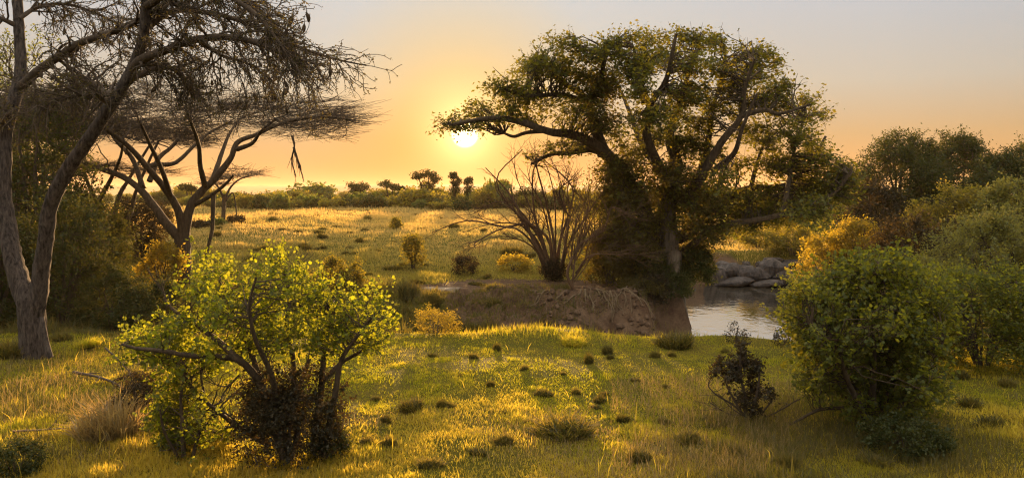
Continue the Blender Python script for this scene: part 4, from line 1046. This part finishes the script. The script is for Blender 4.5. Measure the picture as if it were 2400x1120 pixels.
def far_tree(label, px, Y, top, crowns, lm, lean=0.0, nl=2600):
    base = spot(px, Y)
    root = thing('savanna_tree', base, label, 'tree', None)
    mb = MB()
    cs = []
    for (cx, cy, rx, ry) in crowns:
        c = at(cx, cy, Y); cs.append((c, rx / F * Y, ry / F * Y))
        P = spline(np.array([base - [0, 0, .2], base * .55 + c * .45 + [lean, .3, 0], c]), 10)
        tubes(mb, P, np.linspace(.26, .07, 10), 6, .05)
        T = c + RNG.normal(size=(14, 3)) * [rx / F * Y * .5, rx / F * Y * .5, ry / F * Y * .4]
        Q, S = attach(P[5:], np.full(5, .1), T, 5, .1, .1, .02, .02); tubes(mb, Q, S, 4)
    mb.build('trunk', M['bark_brown'], root, origin=base)
    mb = MB()
    for c, rx, ry in cs:
        q = rand_dir(26) * (RNG.random(26) ** .5)[:, None] * [rx, rx, ry] + c
        L = np.repeat(q, nl // len(cs) // 26, 0)
        L = L + RNG.normal(size=L.shape) * [rx * .2, rx * .2, ry * .22]
        leaves(mb, L, .32, RNG.random(len(L)), 'leaf', .4)
    mb.build('crown', M[lm], root, smooth=False, origin=base)
far_tree('round-topped dark tree rising from the far bush line, farthest left of the skyline trees', 838, 165, 425, [(830, 436, 16, 10), (848, 440, 17, 11), (838, 450, 22, 10)], 'dark_leaf', nl=3000)
far_tree('small flat-topped tree with bare trunk on the skyline, just left of the tall open tree', 912, 160, 420, [(905, 432, 16, 7), (922, 438, 18, 8), (940, 441, 10, 4)], 'dark_leaf')
far_tree('tall open tree on the skyline with leafy tufts, left below the sun', 1000, 150, 398, [(980, 412, 16, 10), (1005, 408, 20, 9), (1020, 420, 14, 10), (1000, 435, 16, 12), (998, 458, 20, 16)], 'dark_leaf', nl=3600)
far_tree('thin skyline tree with a small tuft, right below the sun', 1064, 148, 405, [(1062, 412, 11, 7), (1070, 426, 12, 9), (1066, 446, 14, 14)], 'dark_leaf')
far_tree('thin dark skyline tree directly below the sun', 1096, 146, 415, [(1096, 424, 11, 8), (1098, 446, 14, 16)], 'dark_leaf', nl=1800)
far_tree('wide hazy tree of the far bush line just behind the leafless shrub', 1165, 140, 425, [(1150, 440, 22, 12), (1180, 432, 22, 10), (1165, 456, 34, 16)], 'olive_leaf', nl=3400)
far_tree('small tree of the far bush line seen between the umbrella acacia limbs', 440, 150, 430, [(436, 438, 16, 8), (450, 444, 12, 7)], 'dark_leaf')

# ------------------------------------------------------------------ tussocks and meadow shrubs
def tussock_mesh(n, h, lean, mat, seed, w=.02):
    g = np.random.default_rng(seed)
    r = np.sqrt(g.random(n)) * .55; a = g.random(n) * 2 * np.pi
    mb = MB()
    X, Y = r * np.cos(a), r * np.sin(a)
    hh = h * (.25 + .8 * g.random(n)) * (1 - .6 * (r / .55) ** 2) * (.55 + .9 * fnoise(X * 3 + seed, Y * 3))
    blades(mb, X, Y, hh, np.full(n, w), lean, g.random(n), z=np.zeros(n) - .03)
    for v in mb.v:                                       # blades spread outwards from the heart
        v[:, :2] *= (1 + .55 * np.maximum(v[:, 2:3], 0) / h)
    return mb.mesh('grass_tussock', M[mat], False)
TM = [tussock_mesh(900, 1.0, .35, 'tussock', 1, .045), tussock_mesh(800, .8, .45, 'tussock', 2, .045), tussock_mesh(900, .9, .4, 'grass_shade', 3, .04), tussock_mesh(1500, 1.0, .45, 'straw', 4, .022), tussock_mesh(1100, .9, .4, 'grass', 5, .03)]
def tussock(px, Y, rx, h, k, label, group=None):
    o = bpy.data.objects.new('grass_tussock', TM[k]); COL.objects.link(o)
    q = spot(px, Y); o.location = tuple(q)
    s = rx / F * Y / .62
    v = 1.0 if group is None else .55 + .75 * RNG.random()
    o.scale = (s * (.6 + .7 * RNG.random()), s * (.5 + .5 * RNG.random()), h / F * Y / .9 * 1.25 * v); o.rotation_euler = (RNG.normal() * .12, RNG.normal() * .12, RNG.random() * 6.28)
    tag(o, label, 'grass tussock', group)
def yrow(py, z=0.0):
    return (CAM_H - z) * F / (py - HY)
tussock(258, yrow(1015), 84, 88, 3, 'large pale straw-coloured grass tussock left of the sunlit shrub')
tussock(1320, yrow(1020), 66, 52, 2, 'wide dark green grass tussock in the middle of the near grass')
tussock(1582, yrow(812), 46, 32, 0, 'dark tussock on the bank edge against the river')
tussock(1345, yrow(812), 24, 26, 4, 'sunlit tussock with upright dry stalks on the bank lip in the middle')
tussock(1165, yrow(826), 15, 18, 0, 'small isolated dark tussock on the turf just below the bank lip')
tussock(200, yrow(815), 40, 26, 4, 'mossy green tussock right of the nearest acacia trunk')
tussock(145, yrow(800), 30, 22, 2, 'green tussock close against the nearest acacia trunk')
tussock(30, yrow(840), 46, 40, 0, 'dark tussock at the left edge beside the nearest acacia trunk')
tussock(310, yrow(885), 30, 26, 2, 'green tussock above the large straw-coloured tussock')
for px, py, rx, h in ((1015,835,14,10),(1110,840,10,8),(1380,850,16,14),(1425,825,15,14),(1430,838,12,8),(1535,832,14,10),(1575,828,9,9),(1700,822,12,8),(965,960,26,16),(1035,950,18,12),(1050,950,16,10),(1275,925,18,10),(1350,920,14,9),(1405,940,20,14),(1415,925,12,12),(1395,955,14,9),(860,1035,22,16),(910,1040,20,14),(1180,1040,26,16),(1120,1060,18,12),(1680,985,30,20),(1610,1030,34,22),(1560,985,24,16),(1730,1060,34,22),(1850,1090,34,20),(1500,1075,26,16),(1010,1085,30,16),(905,985,16,10),(1150,905,10,7),(1230,870,12,8),(1490,890,12,8),(1320,880,9,6),(1180,965,14,9),(1560,905,12,8),(880,930,12,8),(1080,885,8,6),(1460,985,22,14),(1240,990,18,12),(2050,1085,36,22),(2200,1050,40,24),(2320,1000,34,20),(2280,940,26,16),(2360,900,24,14),(2250,880,22,14)):
    tussock(px, yrow(py + 6), rx * 1.1, h * 1.5, int(RNG.choice([0, 1, 2, 2])), 'small dark grass tussock on the near turf', 'small tussocks on the near turf')
for px, py, rx, h in ((610,563,22,13),(652,563,18,10),(718,562,20,13),(755,551,12,13),(738,522,16,8),(640,522,13,13),(536,583,20,10),(544,597,11,8),(1064,538,18,11),(880,563,24,7),(770,585,12,7),(700,545,12,6),(820,545,10,5),(1010,545,14,6),(930,502,12,6),(860,512,14,6),(780,505,12,5),(1150,500,10,5),(1040,505,12,6),(920,615,24,12),(1180,608,14,16),(1200,600,22,18),(1240,602,20,16),(590,605,16,8),(660,600,20,9),(700,640,18,9),(860,585,18,7),(940,575,14,7),(995,575,12,8),(560,540,12,8),(820,560,10,6),(600,535,10,7),(1120,640,26,14),(1150,650,14,12),(980,640,26,12),(870,650,30,14)):
    tussock(px, yrow(py, 1.3 if py < 600 else .5), rx, h, int(RNG.integers(0, 3)), 'low dark tussock on the open meadow', 'tussocks on the open meadow')
for px, py, rx, h, k in ((760,745,30,36,0),(840,770,30,40,2),(915,735,26,36,2),(960,700,24,34,0),(1010,715,28,32,2),(1060,745,30,36,0),(1110,755,28,40,0),(1150,760,30,44,2),(1190,775,22,30,0),(1080,780,24,30,2),(935,775,22,30,0),(990,750,26,30,2)):
    Y = np.interp(py, [690, 790], [33.5, 27.5])
    tussock(px, Y, rx, h, k, 'shaggy dark tussock on the shaded gully slope', 'tussocks on the gully slope')
B('bush', 'rounded dark bush alone in the meadow, right of the middle', 'bush', 968, yrow(578, 1.3), 26, 543, .13, 1800, 'olive_leaf', low=0)
B('bush', 'small round bush in the far meadow, straight below the tall open tree', 'bush', 929, yrow(534, 1.4), 14, 510, .16, 900, 'olive_leaf', low=0, clumps=30)
B('bush', 'wide dark mound of scrub on the near meadow slope', 'bush', 780, yrow(650, .6), 42, 603, .10, 3200, 'olive_leaf', low=0)
B('bush', 'small sunlit scrub mound right beside the wide dark mound', 'bush', 832, yrow(640, .6), 24, 606, .10, 1400, 'olive_leaf', low=0, clumps=30)

# tall rough grass (nobody could count it)
def tall_grass(name, label, n, poly, mat, h0, h1, w, lean, thr=.45, fr=.6):
    mb = MB()
    u, v = RNG.random(n), RNG.random(n)
    py = poly[1] + (poly[3] - poly[1]) * v; pxx = poly[0] + (poly[2] - poly[0]) * u
    Y = yrow(py); X = (pxx - HX) / F * Y
    e = 1 - np.sqrt((2 * u - 1) ** 2 + (1.5 * v - .75) ** 2) + .25 * RNG.normal(size=n)
    k = fnoise(X * fr + 11, Y * fr) + .25 * (RNG.random(n) - .5) > thr + .5 * np.maximum(0, .45 - e)
    X, Y = X[k], Y[k]
    blades(mb, X, Y, h0 + (h1 - h0) * RNG.random(len(X)) ** 1.6, w * (.7 + .6 * RNG.random(len(X))), lean)
    tag(mb.build(name, M[mat], smooth=False), label, 'grass', kind='stuff')
tall_grass('tall_grass', 'long straw-coloured grass with dry stalks in the left foreground', 9000, (-60, 850, 420, 1130), 'straw', .08, .34, .007, .45, .47)
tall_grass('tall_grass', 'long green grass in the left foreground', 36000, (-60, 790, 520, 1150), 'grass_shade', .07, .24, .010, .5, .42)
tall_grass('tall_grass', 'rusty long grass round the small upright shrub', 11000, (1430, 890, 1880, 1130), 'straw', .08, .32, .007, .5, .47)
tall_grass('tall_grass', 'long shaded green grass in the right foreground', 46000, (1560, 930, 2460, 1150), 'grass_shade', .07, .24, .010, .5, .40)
tall_grass('tall_grass', 'rough dry grass along the bottom of the view', 16000, (800, 960, 1700, 1150), 'straw', .05, .16, .007, .6, .50, .9)
tall_grass('tall_grass', 'fringe of upright blades on the lip of the near bank', 6000, (880, 778, 1660, 806), 'grass', .06, .26, .010, .35, .50, .9)

# ------------------------------------------------------------------ boulders by the river
import bmesh
def rock_mesh(seed):
    bm = bmesh.new(); bmesh.ops.create_icosphere(bm, subdivisions=3, radius=1)
    g = np.random.default_rng(seed)
    nrm = unit(g.normal(size=(13, 3))); dist = .62 + .3 * g.random(13)
    co = np.array([v.co[:] for v in bm.verts])
    pr = co @ nrm.T
    r = np.min(np.where(pr > .05, dist / np.maximum(pr, .05), 9), 1)
    r = np.minimum(r, 1.05)
    r = r * (1 + .24 * (fnoise(co[:, 0] * 3.2 + seed, co[:, 1] * 2.2 + co[:, 2] * 1.7, 4) - .5))
    for v, c in zip(bm.verts, co * r[:, None]): v.co = c
    me = bpy.data.meshes.new('boulder'); bm.to_mesh(me); bm.free()
    for p in me.polygons: p.use_smooth = False
    me.materials.append(M['rock'])
    return me
M['rock'] = bark_mat('rock', (.022, .019, .020), (.11, .092, .09), 3.5, 1.0)
RM = [rock_mesh(k) for k in range(6)]
ROCKLOW = []
for k in range(3):
    bm = bmesh.new(); bmesh.ops.create_icosphere(bm, subdivisions=2, radius=1)
    vv = np.array([v.co[:] for v in bm.verts]); vv = vv * (1 + .25 * RNG.normal(size=(len(vv), 1)))
    ROCKLOW.append((vv, np.array([[v.index for v in f.verts] for f in bm.faces]))); bm.free()
def boulder(px, py, rx, ry, Y, label, group='boulders on the far river bank'):
    o = bpy.data.objects.new('boulder', RM[int(RNG.integers(0, 6))]); COL.objects.link(o)
    o.location = tuple(at(px, py, Y)); k = Y / F
    o.scale = (rx * k * 1.25, rx * k * 1.1, ry * k * .98); o.rotation_euler = (RNG.normal() * .1, RNG.normal() * .15, RNG.normal() * .5)
    tag(o, label, 'boulder', group)
lab = 'rounded grey boulder in the bank of rocks at the far waterline'
for r_ in ((1678,645,25,30,53),(1712,640,28,34,53.4),(1748,645,26,32,53.2),(1722,660,36,16,52.6),(1776,648,27,30,53),(1808,640,30,33,53.4),(1836,652,24,24,53),(1796,664,34,12,52.4),(1862,652,22,20,53.4),(1692,625,20,16,54.6)):
    boulder(*r_, lab)
lab = 'smaller pale boulder on top of the rock bank'
for r_ in ((1852,618,26,13,56),(1880,624,18,12,56),(1815,612,26,13,56.5),(1868,606,18,9,58),(1790,622,18,10,55.5),(1744,618,16,9,56.5),(1884,640,20,10,54.5),(1830,628,20,10,55)):
    boulder(*r_, lab, 'pale boulders on top of the rock bank')
boulder(1606, 662, 22, 7, 52.5, 'flat rock slab low in the water, left of the other boulders', None)
boulder(1585, 655, 12, 6, 54, 'little rock beside the flat slab in the water', None)

# ------------------------------------------------------------------ roots, sticks and fallen branches
def stick(name, label, cat, pts, r, nb, mat='twig_dry', group=None, S=6):
    P = spline(np.array(pts, float), 22)
    mb = MB(); R = np.linspace(r, r * .35, 22); tubes(mb, P, R, S, .08)
    if nb:
        Q, T = grow(P[None], R[None], nb, .5, .8, 6, (0, 0, .1), .15, .18, .6, .003); tubes(mb, Q, T, 4)
    o = mb.build(name, M[mat], origin=P[0]); o.location = tuple(P[0])
    tag(o, label, cat, group)
def on_ground(lst, up=.04):
    return [(x, y, gz(x, y) + up) for x, y in lst]
stick('fallen_branch', 'dead fallen branch with upright twigs on the grass right of the nearest acacia', 'branch', on_ground([(-9.6, 17.6), (-8.9, 17.2), (-8.2, 16.6), (-7.6, 15.9)], .10), .035, 16, 'twig')
stick('fallen_branch', 'thin dead branch poking up beside the low dark tangle', 'branch', [(-8.6, 17.0, .75), (-8.0, 16.6, .45), (-7.4, 16.1, .10)], .022, 8, 'twig')
stick('fallen_branch', 'short stick lying in the green grass near the left bottom corner', 'branch', on_ground([(-8.2, 13.2), (-7.7, 13.3), (-7.3, 13.4)], .12), .02, 3, 'twig_dry')
stick('fallen_branch', 'short pale stick on the bare earth left of the small twiggy tree', 'branch', on_ground([(.7, 32.9), (1.1, 33.2), (1.5, 33.5)], .06), .05, 2)
def face(x0, f0, n, dx, z1):
    """root running down the earth bank from its top edge"""
    x = np.linspace(x0, x0 + dx, 6) + RNG.normal(size=6) * .05
    y = np.linspace(33.0, f0, 6)
    return [(a, b, max(gz(a, b), z1) + .05) for a, b in zip(x, y)]
for j in range(26):
    x0 = 1.2 + 4.6 * RNG.random()
    stick('exposed_root', 'thin bare root hanging down the earth river bank', 'root', face(x0, 31.3 + .3 * RNG.random(), 6, RNG.normal() * .9, -2), .028 + .02 * RNG.random(), 2, 'twig_dry', 'bare roots on the earth river bank')

B('bush', 'dark green bush filling the gap between the first two domed trees', 'bush', 2178, 47, 60, 372, .13, 14000, 'dark_leaf', clumps=100, hollow=.6, sig=.12)
B('bush', 'dark green bush filling the gap before the domed tree at the right edge', 'bush', 2312, 46, 60, 376, .13, 14000, 'dark_leaf', clumps=100, hollow=.6, sig=.12)
B('bush', 'dark shrub at the water edge in front of the fig tree foot', 'bush', 1532, 33.6, 32, 632, .10, 3000, 'thicket_leaf', low=-.1)
B('bush', 'low brown scrub creeping over the right end of the earth bank', 'bush', 1500, 33.4, 56, 652, .09, 2600, 'vine_leaf', low=0, sm='twig_dry')

B('bush', 'small leafy scrub round the foot of the leafless many-stemmed shrub', 'bush', 1298, 37.3, 34, 606, .09, 2200, 'thicket_leaf', low=-.05)
B('bush', 'yellowish low scrub on the meadow slope between the reddish bush and the leafless shrub', 'bush', 1205, 40.5, 40, 596, .09, 2200, 'gold_leaf', low=-.05, clumps=50)
B('bush', 'dark leafy shrub at the lower right foot of the sunlit round-leaved shrub', 'bush', 775, 12.3, 46, 985, .05, 2600, 'dark_leaf', low=-.05, clumps=45)
B('bush', 'green leafy sucker shrub at the lower left foot of the sunlit round-leaved shrub', 'bush', 425, 12.6, 62, 900, .06, 2600, 'mid_leaf', low=-.05, clumps=45, shape='round', sig=.2)
mb = MB()                                              # dead grass and litter on the earth bank
n = 9000
X = .2 + 6.4 * RNG.random(n); Y = 29.6 + 5.5 * RNG.random(n)
k = (fnoise(X * .9 + 70, Y * .9) > .54) & (terrain(X, Y) > -1.7)
X, Y = X[k], Y[k]
blades(mb, X, Y, .08 + .30 * RNG.random(len(X)) ** 2, .012 + .01 * RNG.random(len(X)), .9, RNG.random(len(X)))
tag(mb.build('bank_grass', M['grass_shade'], smooth=False), 'sparse dead grass clinging to the earth bank', 'grass', kind='stuff')

for j in range(70):                                    # more low scrub scattered over the meadow
    px = 460 + 860 * RNG.random(); py = 500 + 120 * RNG.random() ** 1.4
    if 1180 < px and py > 560: continue
    q = 4 + 10 * RNG.random() * (py - 455) / 110
    tussock(px, yrow(py, 1.3), q * 1.5, q * 1.1, int(RNG.integers(0, 3)), 'low dark tussock on the open meadow', 'tussocks on the open meadow')
mb = MB()                                              # loose clods and stones on the cut bank
for j in range(420):
    x, y = .3 + 6.2 * RNG.random(), 28.2 + 5.6 * RNG.random()
    z = gz(x, y)
    if z < -2.1: continue
    v = ROCKLOW[j % 3]
    r = .04 + .14 * RNG.random() ** 3
    c, sn = math.cos(j), math.sin(j)
    V = v[0] * [r, r * (.6 + .5 * RNG.random()), r * (.5 + .4 * RNG.random())]
    V = np.stack([V[:, 0] * c - V[:, 1] * sn, V[:, 0] * sn + V[:, 1] * c, V[:, 2]], -1) + [x, y, z + .01]
    mb.add(V, v[1])
tag(mb.build('earth_clods', bark_mat('earth_clod', (.05, .028, .018), (.16, .10, .065), 4, .8)), 'loose clods and stones on the cut earth bank', 'clods', kind='stuff')

B('bush', 'dark green undergrowth between the two trunks of the nearest acacia and the slender acacia', 'bush', 90, 28, 110, 560, .09, 14000, 'dark_leaf', low=-.05, clumps=100)

B('bush', 'dense dark scrub hiding the lower trunk of the fig tree', 'bush', 1562, 35.1, 44, 592, .09, 5200, 'dark_leaf', low=.03, clumps=60)

B('bush', 'dark creeper bush trailing down the corner of the earth bank below the fig tree', 'bush', 1562, 34.2, 40, 640, .09, 5200, 'dark_leaf', low=-.9, pxc=1584, clumps=110)
